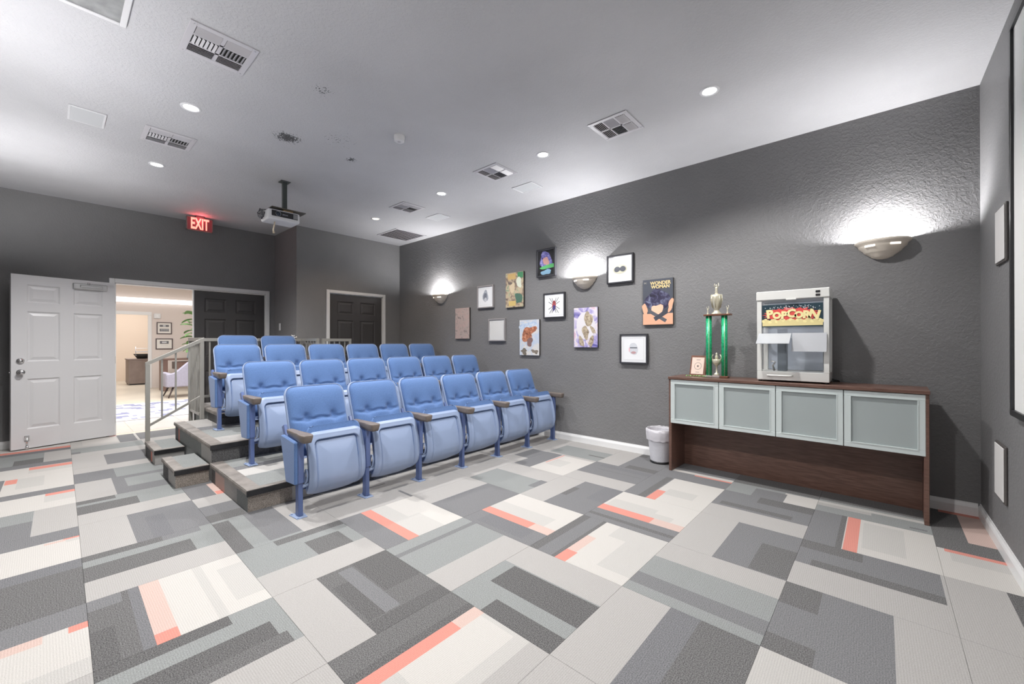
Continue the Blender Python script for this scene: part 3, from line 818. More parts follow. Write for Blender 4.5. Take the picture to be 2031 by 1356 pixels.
lt = thing('stair_landing', 'small carpeted landing between the stub stair and the top riser', 'platform', (5.73, -1.10, 0))
q = MB(); q.box(-0.28, 0.28, -0.15, 0.141, 0, H2-0.004); q.build('core', mat('landing_core', (0.03, 0.03, 0.03, 1), 0.9), lt)
carpet_piece('tread_carpet', [([(-.28, -.15, H2), (.28, -.15, H2), (.28, .145, H2), (-.28, .145, H2)], 'L')], None, M_CARV, lt, edge=False)
carpet_piece('side_carpet', [([(a, .145, 0), (b_, .145, 0), (b_, .145, H2), (a, .145, H2)], c) for a, b_, c in ((-.28, .05, 'G'), (.05, .11, 'P'), (.11, .19, 'B'), (.19, .28, 'B'))], None, M_CARV, lt, edge=False)
q = MB(); q.box(-0.28, 0.285, 0.06, 0.157, H2-0.003, H2+0.005, bev=0.002); q.box(-0.28, 0.285, 0.147, 0.159, H2-0.032, H2-0.002, bev=0.003); q.build('side_nosing', M_RUBTOP, lt)
top3 = strip_cells(P3X, P3B, -2.60, -1.26, 9, H3)
riser('top carpeted riser, under the two back row seats', P3X, P3B, -2.60, -1.26, 0, H3, top3,
      face_cells_x(P3X, 0, 0, H2, H3, [(-2.6, -1.9, 'D'), (-1.9, -1.6, 'G'), (-1.6, -1.26, 'D')]),
      face_cells_y(-1.26, 0, H3, [(5.45, 5.7, 'M'), (5.7, 6.0, 'D'), (6.0, 6.62, 'G')]))

def step_box(label, x0, x1, y0, y1, h, frontc, sides):
    t = thing('stair_step', label, 'step', ((x0+x1)/2, (y0+y1)/2, 0), group='stub stair steps')
    lx, ly = (x1-x0)/2, (y1-y0)/2
    q = MB(); q.box(-lx+.003, lx-.003, -ly, ly-.003, 0, h-.004); q.build('core', mat('step_core', (0.03, 0.03, 0.03, 1), 0.9), t)
    carpet_piece('tread_carpet', [([(-lx, -ly, h), (lx, -ly, h), (lx, ly, h), (-lx, ly, h)], 'G')], None, M_CARV, t, edge=False)
    carpet_piece('riser_carpet', [([(-lx, -ly, 0), (-lx, ly, 0), (-lx, ly, h), (-lx, -ly, h)], frontc)], None, M_CARV, t, edge=False)
    carpet_piece('side_carpet', [([(-lx+2*lx*a, ly, 0), (-lx+2*lx*b_, ly, 0), (-lx+2*lx*b_, ly, h), (-lx+2*lx*a, ly, h)], c) for a, b_, c in sides], None, M_CARV, t, edge=False)
    carpet_piece('back_carpet', [([(lx, -ly, 0), (lx, ly, 0), (lx, ly, h), (lx, -ly, h)], 'D')], None, M_CARV, t, edge=False)
    q = MB(); q.box(-lx-0.02, -lx+0.028, -ly, ly+0.01, h-0.003, h+0.004, M_RUBTOP, bev=0.002); q.box(-lx-0.02, -lx-0.002, -ly, ly+0.01, h-0.045, h-0.002, M_RUBBER, bev=0.003)
    q.build('front_nosing', None, t)
    q = MB(); q.box(-lx-0.01, lx+0.005, ly-0.06, ly+0.012, h-0.003, h+0.005, bev=0.002); q.box(-lx-0.01, lx+0.005, ly+0.002, ly+0.014, h-0.03, h-0.002, bev=0.003); q.build('side_nosing', M_RUBTOP, t)
    return t
step_box('carpeted step box beside the lowest riser, nearest to the camera', 4.44, 5.00, PYL+0.016, -0.705, 0.155, 'T', ((0, .55, 'w'), (.55, 1, 'D')))
step_box('carpeted step box at the foot of the handrail', 5.45, 6.02, PYL+0.016, -0.705, 0.148, 'L', ((0, .3, 'w'), (.3, .45, 'P'), (.45, 1, 'D')))

# ------------------------------------------------------------------ railings
def rail_run(t, p0, p1, topz0, topz1, botz0, botz1, nb, off=Vector((0, 0, 0)), posts=(True, True), foot=(0, 0), names=True):
    p0, p1 = Vector((*p0, 0)), Vector((*p1, 0)); d = (p1-p0); L = d.length; dn = d.normalized(); nn = Vector((-dn.y, dn.x, 0))
    def bar(a, b_, hw, hh, name):
        a, b_ = Vector(a), Vector(b_); q = MB(); dd = (b_-a)
        horiz = abs(dd.z) < 0.9*dd.length
        if horiz:
            upv = Vector((0, 0, 1)); s = nn*hw
            vs = []
            for P in (a, b_):
                vs.append([q.bm.verts.new(P+s*i+upv*j) for i, j in ((-1, -hh), (1, -hh), (1, hh), (-1, hh))])
        else:
            vs = []
            for P in (a, b_):
                vs.append([q.bm.verts.new(P+nn*hw*i+dn*hh*j) for i, j in ((-1, -1), (1, -1), (1, 1), (-1, 1))])
        for i in range(4): q.bm.faces.new((vs[0][i], vs[0][(i+1) % 4], vs[1][(i+1) % 4], vs[1][i]))
        q.bm.faces.new(vs[0][::-1]); q.bm.faces.new(vs[1])
        return q.build(name, M_RAIL, t)
    Z = lambda p, z: p+Vector((0, 0, z))
    bar(Z(p0-dn*0.02, topz0-0.02), Z(p1+dn*0.02, topz1-0.02), 0.021, 0.02, 'top_rail')
    bar(Z(p0, botz0), Z(p1, botz1), 0.012, 0.014, 'bottom_rail')
    for i in range(nb):
        f = (i+1)/(nb+1); P = p0+d*f
        bar(Z(P, botz0+(botz1-botz0)*f), Z(P, topz0+(topz1-topz0)*f-0.03), 0.008, 0.008, 'baluster')
    for k, (P, tz) in enumerate(((p0, topz0), (p1, topz1))):
        if posts[k]: bar(Z(P, foot[k]), Z(P, tz-0.025), 0.019, 0.019, 'post')
t = thing('stair_handrail', 'grey steel handrail with balusters rising beside the stub stair', 'railing', (6.05, -0.72, 0))
rail_run(t, (0, 0.0), (0, -0.49), 1.018, 1.300, 0.31, 0.60, 3, posts=(True, True), foot=(0.0, H2+0.002))
for c in t.children: c.location = (0, 0, 0)
t = thing('platform_railing', 'grey steel railing along the open side of the top riser', 'railing', (6.09, -1.205, 0.003))
rail_run(t, (0.02, 0), (0.53, 0), 1.298, 1.298, 0.37, 0.37, 5, posts=(False, True), foot=(0, 0.0))
t = thing('back_railing', 'grey steel railing behind the two back row seats', 'railing', (6.60, -1.29, H3+0.008))
rail_run(t, (0, 0), (0, -1.27), 0.847, 0.847, 0.08, 0.08, 10, posts=(True, True), foot=(0, 0))
t = thing('return_railing', 'short grey railing turning the corner beside the small door', 'railing', (6.08, -2.585, H3+0.008))
rail_run(t, (0, 0), (0.48, 0), 0.847, 0.847, 0.08, 0.08, 4, posts=(True, False), foot=(0, 0))
t = thing('landing_railing', 'free standing grey railing in front of the small door', 'railing', (6.05, -2.66, 0.0))
rail_run(t, (0, 0), (0, -0.40), 1.298, 1.298, 0.55, 0.55, 4, posts=(True, True), foot=(0, 0))

# ------------------------------------------------------------------ theatre seats
SW = 0.5115
def rr_half(d, r, W, L):
    """half width of a rounded rectangle at distance d from the end"""
    if d < r: return W-r+math.sqrt(max(0, r*r-(r-d)**2))
    return W
def rounded_panel(q, W, z0, z1, rt_, rb, fx, m, nu=20, nv=26, smooth=True):
    H = z1-z0
    def f(a, b_):
        # denser rows near the ends
        t_ = 0.5-0.5*math.cos(PI*b_); z = z0+H*t_
        dt, db = z1-z, z-z0
        hw = W
        if dt < rt_: hw = rr_half(dt, rt_, W, H)
        if db < rb: hw = min(hw, rr_half(db, rb, W, H))
        s = -math.cos(PI*a)*0.35+(2*a-1)*0.65
        y = s*hw
        return Vector((fx(y, z, s, t_), y, z))
    return q.grid(f, nu, nv, m, smooth)
def close_panel(q, A, B, m=None):
    """join the outlines of two grids"""
    def outline(V):
        n, k = len(V), len(V[0])
        return [V[0][i] for i in range(k)]+[V[j][k-1] for j in range(1, n)]+[V[n-1][i] for i in range(k-2, -1, -1)]+[V[j][0] for j in range(n-2, 0, -1)]
    a, b_ = outline(A), outline(B); n = len(a); fs = []
    for i in range(n):
        try: fs.append(q.bm.faces.new((a[i], a[(i+1) % n], b_[(i+1) % n], b_[i])))
        except ValueError: pass
    q._tag(fs, m, True)

def lean(z):   # front surface of the back, relative to the leg axis
    return 0.205+(z-0.45)*0.36
PX = [(0.095, 0.09), (0.13, 0.005), (0.17, -0.058), (0.22, -0.088), (0.29, -0.096), (0.38, -0.086), (0.46, -0.066), (0.52, -0.046), (0.585, -0.020)]
def shellx(z):
    for (a, xa), (b_, xb) in zip(PX, PX[1:]):
        if z <= b_:
            f = (z-a)/(b_-a); f = max(0, min(1, f)); return xa+(xb-xa)*f
    return PX[-1][1]
def sm(z):  # smoothed
    return sum(shellx(min(max(z+d, 0.095), 0.585)) for d in (-.03, -.015, 0, .015, .03))/5
def st(a, b_, x):
    t_ = max(0, min(1, (x-a)/(b_-a))); return t_*t_*(3-2*t_)

def mesh_backpad():
    q = MB()
    W, z0, z1 = 0.2255, 0.415, 0.886
    seam = 0.640
    def fx(y, z, s, t_):
        e = 1-max(abs(s), 0)**6; tt = 1-abs(2*t_-1)**6
        bulge = 0.050*max(0, e)**0.5*max(0, tt)**0.5
        # wavy seam line under the two tufts
        zl = seam+0.012*math.cos(y/0.105*PI)*(-1)
        g = 0.021*math.exp(-((z-seam-0.006*math.cos(y/0.11*PI*1.0))/0.0075)**2)*max(0, e)
        tf = 0
        for yc in (-0.105, 0.105):
            tf += 0.030*math.exp(-(((y-yc)/0.026)**2+((z-seam-0.012)/0.030)**2))
            tf += 0.012*math.exp(-(((y-yc)/0.07)**2+((z-seam-0.035)/0.06)**2))
        low = 0.010*st(seam+0.004, seam-0.02, z)*max(0, e)   # lower cushion stands proud
        return lean(z)-bulge+g+tf-low
    A = rounded_panel(q, W, z0, z1, 0.062, 0.03, fx, M_FAB, 50, 72)
    B = rounded_panel(q, W, z0, z1, 0.062, 0.03, lambda y, z, s, t_: lean(z)+0.012, M_FAB, 50, 72)
    close_panel(q, A, B, M_FAB)
    return q
def mesh_backshell():
    q = MB()
    W, z0, z1 = 0.234, 0.36, 0.894
    A = rounded_panel(q, W, z0, z1, 0.072, 0.04, lambda y, z, s, t_: lean(z)-0.008+0.022*st(0.0, 0.12, 1-abs(s))*st(0.0, 0.05, t_)*st(0.0, 0.05, 1-t_), M_SHELL, 20, 30)
    B = rounded_panel(q, W-0.006, z0, z1-0.004, 0.072, 0.04, lambda y, z, s, t_: lean(z)+0.035, M_SHELL, 20, 30)
    close_panel(q, A, B, M_SHELL)
    return q
def mesh_seatshell():
    q = MB(); W, z0, z1 = 0.212, 0.112, 0.582
    def width(z): return 0.222+0.006*st(0.5, 0.25, z)
    def fx(y, z, s, t_):
        x = sm(z)
        # recessed panel, deep lip at the top and sides, running out towards the bottom
        dtop = (z1-0.050)-z; ds = 0.170-abs(y)
        # rounded top corners of the recess
        if dtop < 0.04 and ds < 0.04:
            dd = 0.04-math.hypot(0.04-max(dtop, -0.2), 0.04-max(ds, -0.2))
        else: dd = min(dtop, ds)
        rec = 0.020*st(0.0, 0.007, dd)+0.013*st(0.0, 0.007, dd)*(1-st(0.010, 0.020, dd))
        rec *= (0.35+0.65*st(0.14, 0.40, z))
        # pillow inside the recess
        rec -= 0.012*st(0.010, 0.12, dd)
        edge = 0.022*st(0.80, 1.0, abs(s))**2
        return x+rec+edge+0.012*st(0.965, 1.0, t_)
    def f2(y, z, s, t_): return sm(z)+0.040
    A = rounded_panel(q, W, z0, z1, 0.055, 0.075, fx, M_SHELL, 84, 96)
    B = rounded_panel(q, W, z0, z1, 0.055, 0.075, f2, M_SHELL, 84, 96)
    close_panel(q, A, B, M_SHELL)
    return q
def mesh_seatpad():
    q = MB(); W, z0, z1 = 0.205, 0.13, 0.626
    A = rounded_panel(q, W, z0, z1, 0.05, 0.06, lambda y, z, s, t_: sm(min(z, 0.585))+0.030+0.012*st(0.9, 1, t_), M_FAB, 18, 24)
    B = rounded_panel(q, W, z0, z1-0.008, 0.05, 0.06, lambda y, z, s, t_: sm(min(z, 0.585))+0.095-0.035*st(0.8, 1, t_)-0.02*abs(s)**4, M_FAB, 18, 24)
    close_panel(q, A, B, M_FAB)
    return q
def mesh_arm():
    q = MB()
    # outline in x (toward the back) and y, widening at the front
    def ring(z, gx, gy):
        pts = []
        sh = [(-0.158, 0.028), (-0.153, 0.034), (-0.135, 0.038), (-0.075, 0.037), (-0.03, 0.030), (0.10, 0.025), (0.17, 0.022), (0.178, 0.014)]
        for x, y in sh: pts.append((x+gx, y*gy, z))
        for x, y in reversed(sh): pts.append((x+gx, -y*gy, z))
        return pts
    def ringz(zf, gx, gy, back):
        out = []
        for (x, y, z) in ring(zf, gx, gy):
            zz = zf if x < -0.03 else zf+(back-zf)*st(-0.03, 0.03, x)
            out.append((x, y, zz))
        return out
    rings = [ringz(0.543, 0.010, 0.74, 0.566), ringz(0.560, 0.004, 0.86, 0.572), ringz(0.583, 0, 0.98, 0.583), ringz(0.594, 0, 1.0, 0.592), ringz(0.599, 0.003, 0.93, 0.597), ringz(0.5985, 0.006, 0.80, 0.596)]
    V = [[q.bm.verts.new(p) for p in r_] for r_ in rings]; n = len(V[0])
    for a in range(len(V)-1):
        fs = [q.bm.faces.new((V[a][i], V[a][(i+1) % n], V[a+1][(i+1) % n], V[a+1][i])) for i in range(n)]
        q._tag(fs, M_ARM, True)
    q._tag([q.bm.faces.new(V[0][::-1]), q.bm.faces.new(V[-1])], M_ARM, False)
    return q
def mesh_leg():
    q = MB()
    q.box(-0.027, 0.027, -0.0165, 0.0165, 0.006, 0.30, bev=0.004)
    return q
def mesh_standard():
    q = MB()
    # upper side frame, widening towards the back
    q.prism([(-0.035, 0.25), (0.03, 0.22), (0.10, 0.30), (0.165, 0.42), (0.175, 0.562), (-0.035, 0.562)], 'y', -0.014, 0.014, bev=0.004)
    q.box(-0.036, -0.022, -0.02, 0.02, 0.24, 0.55, bev=0.004)
    q.prism([(0.13, 0.40), (0.17, 0.40), (0.30, 0.60), (0.26, 0.62)], 'y', -0.012, 0.012, bev=0.003)
    return q
def mesh_foot():
    q = MB()
    q.prism([(-0.055, -0.035), (0.065, -0.045), (0.065, 0.045), (-0.055, 0.035)], 'z', 0.0, 0.006, bev=0.001)
    for x, y in ((-0.045, 0.024), (0.052, -0.032), (0.052, 0.032)): q.cyl((x, y, 0.006), (x, y, 0.013), 0.007, n=8)
    q.prism([(0.03, 0.006), (0.06, 0.006), (0.03, 0.05)], 'y', -0.004, 0.004)
    return q
def mesh_hinge(s):
    q = MB()
    q.cyl((-0.005, 0, 0.205), (-0.035, -s*0.055, 0.225), 0.014, n=10)
    q.tube([(-0.03, -s*0.030, 0.225), (-0.045, -s*0.034, 0.25), (-0.050, -s*0.036, 0.295), (-0.035, -s*0.038, 0.325), (-0.015, -s*0.038, 0.325), (-0.005, -s*0.036, 0.29), (-0.010, -s*0.034, 0.24)], 0.0065, 6, closed=True)
    return q
def make_std(parent, y, armlabel=None, hinge=1):
    leg = mesh_leg().build('leg', M_STD, parent, (0, y, 0)); 
    mesh_foot().build('foot_plate', M_SHELL, leg)
    st_ = mesh_standard().build('side_frame', M_STD, parent, (0, y, 0))
    mesh_hinge(hinge).build('hinge_arm', M_SHELL, st_)
    mesh_arm().build('armrest', M_ARM, parent, (0, y, 0))
def make_seat():
    r = thing('theatre_seat', 'x', 'chair')
    b_ = mesh_backpad().build('backrest', None, r)
    for yc in (-0.105, 0.105):
        qq = MB(); zc = 0.652; qq.lathe([(0.0, -0.004), (0.008, -0.002), (0.009, 0.002), (0, 0.004)], n=10); o = qq.build('button', M_FAB, b_); o.rotation_euler = (0, PI/2, 0); o.location = (lean(zc)+0.006, yc, zc)
    mesh_backshell().build('back_shell', None, r)
    mesh_seatshell().build('seat_shell', None, r)
    mesh_seatpad().build('seat_cushion', None, r)
    q = MB(); q.cyl((0.06, -0.235, 0.175), (0.06, 0.235, 0.175), 0.012); q.build('pivot_bar', M_STD, r)
    make_std(r, SW/2)
    return r
def side_panel(parent, y, s):
    """fabric covered aisle panel on the outside of the end standard"""
    q = MB()
    y0, y1 = (y+0.016, y+0.044) if s > 0 else (y-0.044, y-0.016)
    q.prism([(-0.030, 0.235), (0.13, 0.225), (0.24, 0.545), (0.215, 0.556), (-0.030, 0.535)], 'y', y0, y1, M_FAB, bev=0.007)
    q.build('aisle_panel', None, parent)

ROWX = [3.07, 4.11, 5.15, 6.19]; ROWZ = [0.0, H1+0.002, H2+0.002, H3+0.002]
ROWN = ['front row', 'second row', 'third row', 'back row']
ORD = ['first', 'second', 'third', 'fourth', 'fifth', 'sixth']
proto = make_seat()
first = True
Y0 = -1.178
for r_ in range(4):
    n = 6 if r_ < 3 else 2
    for i in range(n):
        loc_ = (ROWX[r_], Y0-SW*(i+0.5)-(0.275 if r_ == 3 else 0), ROWZ[r_])
        if first: c = proto; c.location = loc_; first = False
        else: c = copy_tree(proto0, None, loc_)
        if r_ == 0 and i == 0:
            proto0 = c
        if n == 6:
            where = ('at the stair end' if i == 0 else 'against the picture wall' if i == 5 else '%s from the stair end' % ORD[i])
        else: where = 'at the stair end' if i == 0 else 'next to the free standing gap'
        lab = 'blue tip-up theatre seat in the %s, %s' % (ROWN[r_], where)
        if r_ == 3 and i == 1: lab = 'blue tip-up theatre seat in the back row, farther from the stair'
        tag(c, lab, 'chair', 'blue theatre seats')
seats = [o for o in COL.objects if o.name.startswith('theatre_seat')]
for c in seats:
    back = c.location.x > 6
    i_first = abs(c.location.y-(Y0-SW*0.5-(0.275 if back else 0))) < 1e-3
    i_last = abs(c.location.y-(Y0-SW*5.5)) < 1e-3 or (back and not i_first)
    if i_first: side_panel(c, SW/2, 1)
    if i_last:
        make_std(c, -SW/2, hinge=-1)
        if c.location.x > 6: side_panel(c, -SW/2, -1)

# ------------------------------------------------------------------ pictures on the right wall
YW = YR
def pic_frame(t, w_, h_, fw, m, depth=0.03):
    q = MB()
    q.box(-w_/2, w_/2, 0.002, depth, h_/2-fw, h_/2, bev=0.002); q.box(-w_/2, w_/2, 0.002, depth, -h_/2, -h_/2+fw, bev=0.002)
    q.box(-w_/2, -w_/2+fw, 0.002, depth, -h_/2+fw, h_/2-fw, bev=0.002); q.box(w_/2-fw, w_/2, 0.002, depth, -h_/2+fw, h_/2-fw, bev=0.002)
    q.build('frame', m, t)
def flat(q, kind, cx, cz, w_, h_, m, lay, rot=0.0, n=20, pts=None):
    """flat printed shape; picture coords: +cx = right as seen (world -X)"""
    y = 0.0006*lay
    if kind == 'rect': P = [(-w_/2, -h_/2), (w_/2, -h_/2), (w_/2, h_/2), (-w_/2, h_/2)]
    elif kind == 'ell': P = [(math.cos(2*PI*i/n)*w_/2, math.sin(2*PI*i/n)*h_/2) for i in range(n)]
    else: P = [(a*w_, b_*h_) for a, b_ in pts]
    c, s = math.cos(rot), math.sin(rot)
    q.poly([(-(cx+a*c-b_*s), y, cz+a*s+b_*c) for a, b_ in P], m)
def cm(r, g, b_, name='print_ink'): return mat(name, rgb(r, g, b_), 0.5)
def noise_print(name, cols, scale, rough=0.45):
    mt = bpy.data.materials.new(name); mt.use_nodes = True; nt = mt.node_tree; b_ = nt.nodes['Principled BSDF']; b_.inputs['Roughness'].default_value = rough
    tc = nt.nodes.new('ShaderNodeTexCoord'); n = nt.nodes.new('ShaderNodeTexNoise'); n.inputs['Scale'].default_value = scale; n.inputs['Detail'].default_value = 5; n.inputs['Distortion'].default_value = 1.2
    nt.links.new(tc.outputs['Object'], n.inputs['Vector'])
    r = nt.nodes.new('ShaderNodeValToRGB'); cr = r.color_ramp
    while len(cr.elements) < len(cols): cr.elements.new(0.5)
    for i, c in enumerate(cols):
        cr.elements[i].position = 0.30+0.40*i/max(1, len(cols)-1); cr.elements[i].color = rgb(*c)
    nt.links.new(n.outputs['Fac'], r.inputs[0]); nt.links.new(r.outputs[0], b_.inputs['Base Color'])
    return mt
M_EDGE = mat('canvas_edge', rgb(60, 55, 52), 0.7)
M_FRD = mat('black_frame', rgb(58, 58, 62), 0.35)
M_FRS = mat('silver_frame', rgb(176, 172, 172), 0.3, 0.4)
M_MAT = mat('white_mount', rgb(232, 233, 235), 0.6)
M_MATE = mat('mount_bevel', rgb(214, 214, 216), 0.6)
def canvas(label, cx, cz, w_, h_, base, group, depth=0.028):
    t = thing('canvas_print', label, 'picture', (cx, YW, cz), group=group)
    q = MB(); q.box(-w_/2, w_/2, 0.002, depth, -h_/2, h_/2, bev=0.001); q.build('stretcher', M_EDGE, t)
    q = MB(); flat(q, 'rect', 0, 0, w_-0.002, h_-0.002, base, 0); o = q.build('print', None, t, (0, depth+0.0004, 0))
    return t
def framed(label, cx, cz, w_, h_, fm, group, fw=0.018, depth=0.035, matm=M_MAT, mount=True):
    t = thing('framed_print', label, 'picture', (cx, YW, cz), group=group)
    pic_frame(t, w_, h_, fw, fm, depth)
    q = MB(); q.box(-w_/2+fw, w_/2-fw, 0.002, depth-0.012, -h_/2+fw, h_/2-fw); q.build('mount', matm, t)
    if mount:
        q = MB()
        for (a, b_, c, d) in ((-1, 1, .62, .63), (-1, 1, -.63, -.62)): pass
        iw, ih = (w_-2*fw)*0.80, (h_-2*fw)*0.82
        for s in (-1, 1):
            q.box(-iw/2, iw/2, depth-0.0118, depth-0.0105, s*ih/2-0.0015, s*ih/2+0.0015); q.box(s*iw/2-0.0015, s*iw/2+0.0015, depth-0.0118, depth-0.0105, -ih/2, ih/2)
        q.build('mount_bevel', M_MATE, t)
    return t
def shapes(t, name, lst, y):
    q = MB()
    for i, s_ in enumerate(lst): flat(q, *s_[:6], i*0.25+1, *(s_[6:]))
    q.build(name, None, t, (0, y, 0))
def blob(seed, n=18, amp=.3):
    rnd = random.Random(seed); ph = [rnd.uniform(0, 6.28) for _ in range(4)]
    return [((0.5+amp*0.5*sum(math.sin((k+2)*a+ph[k])/(k+2) for k in range(4)))*math.cos(a), (0.5+amp*0.5*sum(math.sin((k+2)*a+ph[k])/(k+2) for k in range(4)))*math.sin(a)) for a in [2*PI*i/n for i in range(n)]]
G_C = 'unframed canvases on the picture wall'; G_F = 'framed prints on the picture wall'
# faded canvas
t = canvas('faded pinkish grey canvas, the one farthest from the camera', 4.882, 1.54, 0.337, 0.487, noise_print('faded_print', [(138, 126, 122), (184, 170, 164), (192, 168, 163), (166, 156, 151)], 14), G_C)
t = framed('small silver framed print with a grey ink drawing', 4.365, 1.921, 0.34, 0.336, M_FRS, G_F, matm=M_MAT)
shapes(t, 'drawing', [('poly', 0, 0.01, 0.10, 0.20, cm(168, 172, 182), 0, 20, blob(3)), ('poly', -0.005, 0.0, 0.06, 0.14, cm(118, 122, 134), 0, 20, blob(8)), ('ell', 0.0, -0.045, 0.05, 0.07, cm(196, 198, 204))], 0.0235)
t = canvas('canvas of beige and green panels with pale faces of colour', 3.783, 1.976, 0.333, 0.49, noise_print('comic_panels', [(92, 84, 84), (150, 132, 116), (196, 178, 150), (112, 150, 124)], 13), G_C)
shapes(t, 'printed_shapes', [('rect', -0.05, 0.19, 0.15, 0.08, cm(200, 168, 110)), ('rect', 0.11, 0.20, 0.10, 0.08, cm(72, 138, 96)), ('poly', 0.085, 0.10, 0.10, 0.14, cm(214, 218, 200), 0, 18, blob(5)), ('poly', -0.04, 0.03, 0.11, 0.12, cm(208, 190, 160), 0, 18, blob(6)), ('rect', -0.04, -0.19, 0.13, 0.07, cm(206, 180, 116)), ('poly', 0.08, -0.12, 0.12, 0.16, cm(78, 110, 96), 0, 18, blob(7))], 0.029)
t = framed('dark deep framed print, the highest one, with purple and green shapes', 3.23, 2.285, 0.31, 0.37, M_FRD, G_F, fw=0.022, depth=0.04, matm=mat('black_paper', (0.008, 0.008, 0.01, 1), 0.4), mount=False)
shapes(t, 'printed_shapes', [('poly', 0.0, 0.03, 0.19, 0.24, noise_print('violet_city', [(52, 46, 96), (120, 116, 190), (180, 176, 220)], 22), 0, 18, blob(11)), ('poly', 0.0, 0.02, 0.10, 0.11, cm(210, 160, 150), 0, 18, blob(12)), ('poly', 0.03, -0.055, 0.22, 0.06, cm(92, 186, 110), 0.1, 18, blob(13)), ('poly', 0.0, -0.125, 0.16, 0.07, cm(130, 170, 196), 0, 18, blob(14))], 0.0285)
t = framed('small silver framed blank print reflecting light, below the drawing', 4.13, 1.42, 0.335, 0.33, M_FRS, G_F, matm=mat('glossy_blank', rgb(214, 214, 212), 0.12))
t = canvas('white and blue canvas with a brown abstract splash', 3.517, 1.303, 0.345, 0.485, noise_print('splash_ground', [(224, 220, 214), (214, 212, 210), (186, 200, 220), (222, 218, 210)], 9), G_C)
shapes(t, 'printed_shapes', [('poly', -0.01, 0.155, 0.30, 0.12, noise_print('blue_splash', [(150, 170, 200), (190, 206, 226), (222, 220, 216)], 26), 0, 22, blob(21)), ('poly', -0.02, 0.055, 0.25, 0.17, noise_print('brown_splash', [(112, 70, 52), (176, 112, 84), (216, 158, 128)], 24), 0.25, 24, blob(22, 24, .5)), ('poly', 0.01, -0.06, 0.10, 0.12, cm(132, 104, 100), 0, 18, blob(23)), ('poly', -0.09, -0.19, 0.12, 0.07, cm(120, 112, 100), 0, 18, blob(24, 18, .6)), ('poly', 0.10, -0.19, 0.10, 0.06, cm(132, 122, 110), 0, 18, blob(25, 18, .6))], 0.029)
t = framed('charcoal framed print of a red and black radial ink emblem', 3.105, 1.715, 0.34, 0.33, M_FRD, G_F)
ks = cm(36, 34, 40); sh = []
for i, (a, L_) in enumerate(((0.5, .10), (0.95, .12), (1.25, .10), (-0.5, .10), (-0.95, .12), (-1.25, .10))):
    for s in (-1, 1):
        cxx, czz = s*math.cos(a)*L_*0.62, math.sin(a)*L_*0.62
        sh.append(('rect', cxx, czz, L_*0.8, 0.006, ks, s*a))
sh += [('poly', 0.0, 0.0, 0.055, 0.13, cm(168, 76, 78), 0, 14, blob(31, 14, .2)), ('poly', 0.0, -0.03, 0.04, 0.08, cm(70, 62, 120), 0, 14, blob(32, 14, .3)), ('ell', 0, 0.045, 0.035, 0.035, cm(140, 62, 66))]
shapes(t, 'emblem', sh, 0.0235)
t = canvas('purple and white canvas with a tan abstract shape', 2.633, 1.418, 0.333, 0.485, noise_print('violet_ground', [(96, 92, 160), (170, 160, 206), (226, 220, 224), (206, 150, 180)], 8), G_C)
tan = noise_print('tan_shape', [(112, 98, 84), (176, 160, 138), (204, 192, 168)], 30)
shapes(t, 'printed_shapes', [('ell', 0, 0.02, 0.26, 0.34, cm(222, 218, 222)), ('poly', 0.04, 0.10, 0.11, 0.19, tan, 0, 18, blob(41, 18, .25)), ('poly', 0.0, -0.06, 0.10, 0.15, tan, 0.1, 18, blob(42)), ('poly', -0.06, -0.17, 0.06, 0.14, tan, 0.5, 18, blob(43)), ('poly', 0.08, -0.17, 0.06, 0.15, tan, -0.4, 18, blob(44)), ('poly', 0.10, -0.03, 0.04, 0.13, tan, 0.6, 18, blob(45))], 0.029)
t = framed('charcoal framed print of a grey winged oval emblem', 2.18, 2.078, 0.328, 0.33, M_FRD, G_F)
shapes(t, 'emblem', [('ell', 0, -0.005, 0.172, 0.104, cm(196, 192, 168), 0, 28), ('ell', 0, -0.005, 0.160, 0.092, cm(214, 212, 190), 0, 28), ('ell', -0.036, -0.003, 0.074, 0.064, cm(92, 94, 102), 0.2), ('ell', 0.036, -0.003, 0.074, 0.064, cm(92, 94, 102), -0.2), ('rect', 0, -0.003, 0.06, 0.034, cm(92, 94, 102))], 0.0235)
t = canvas('comic cover canvas with a two line cream title on dark ground', 1.74, 1.670, 0.330, 0.492, mat('cover_ground', rgb(74, 78, 88), 0.5), G_C)
peach = cm(226, 172, 142); hair = noise_print('indigo_mass', [(34, 32, 48), (60, 56, 84), (120, 126, 150)], 18); cream = cm(226, 204, 150)
shapes(t, 'printed_shapes', [('rect', 0, -0.185, 0.326, 0.118, peach), ('poly', 0.0, 0.02, 0.25, 0.24, hair, 0, 24, blob(51, 24, .2)), ('poly', -0.01, -0.09, 0.14, 0.12, cm(236, 190, 162), 0, 18, blob(52)), ('rect', -0.02, -0.14, 0.26, 0.036, cm(92, 92, 98), -0.55), ('rect', 0.06, -0.13, 0.22, 0.045, cm(66, 68, 78), 0.55), ('poly', 0.14, -0.04, 0.05, 0.14, peach, -0.3, 14, blob(53)), ('poly', -0.14, -0.08, 0.06, 0.13, peach, 0.3, 14, blob(54))], 0.029)
for s_, z_ in (('WONDER', 0.200), ('WOMAN', 0.160)):
    text_mesh('title_lettering', s_, 0.050, 0.0006, cream, t, Matrix.Translation((-0.03, 0.031, z_)) @ M_RW, sx=0.98, bold=0.0015)
text_mesh('title_lettering', 'DC', 0.022, 0.0005, cm(190, 186, 176), t, Matrix.Translation((0.135, 0.031, 0.21)) @ M_RW)
t = framed('charcoal framed print of a pale grey helmet shape, the lowest one', 2.017, 1.162, 0.330, 0.335, M_FRD, G_F)
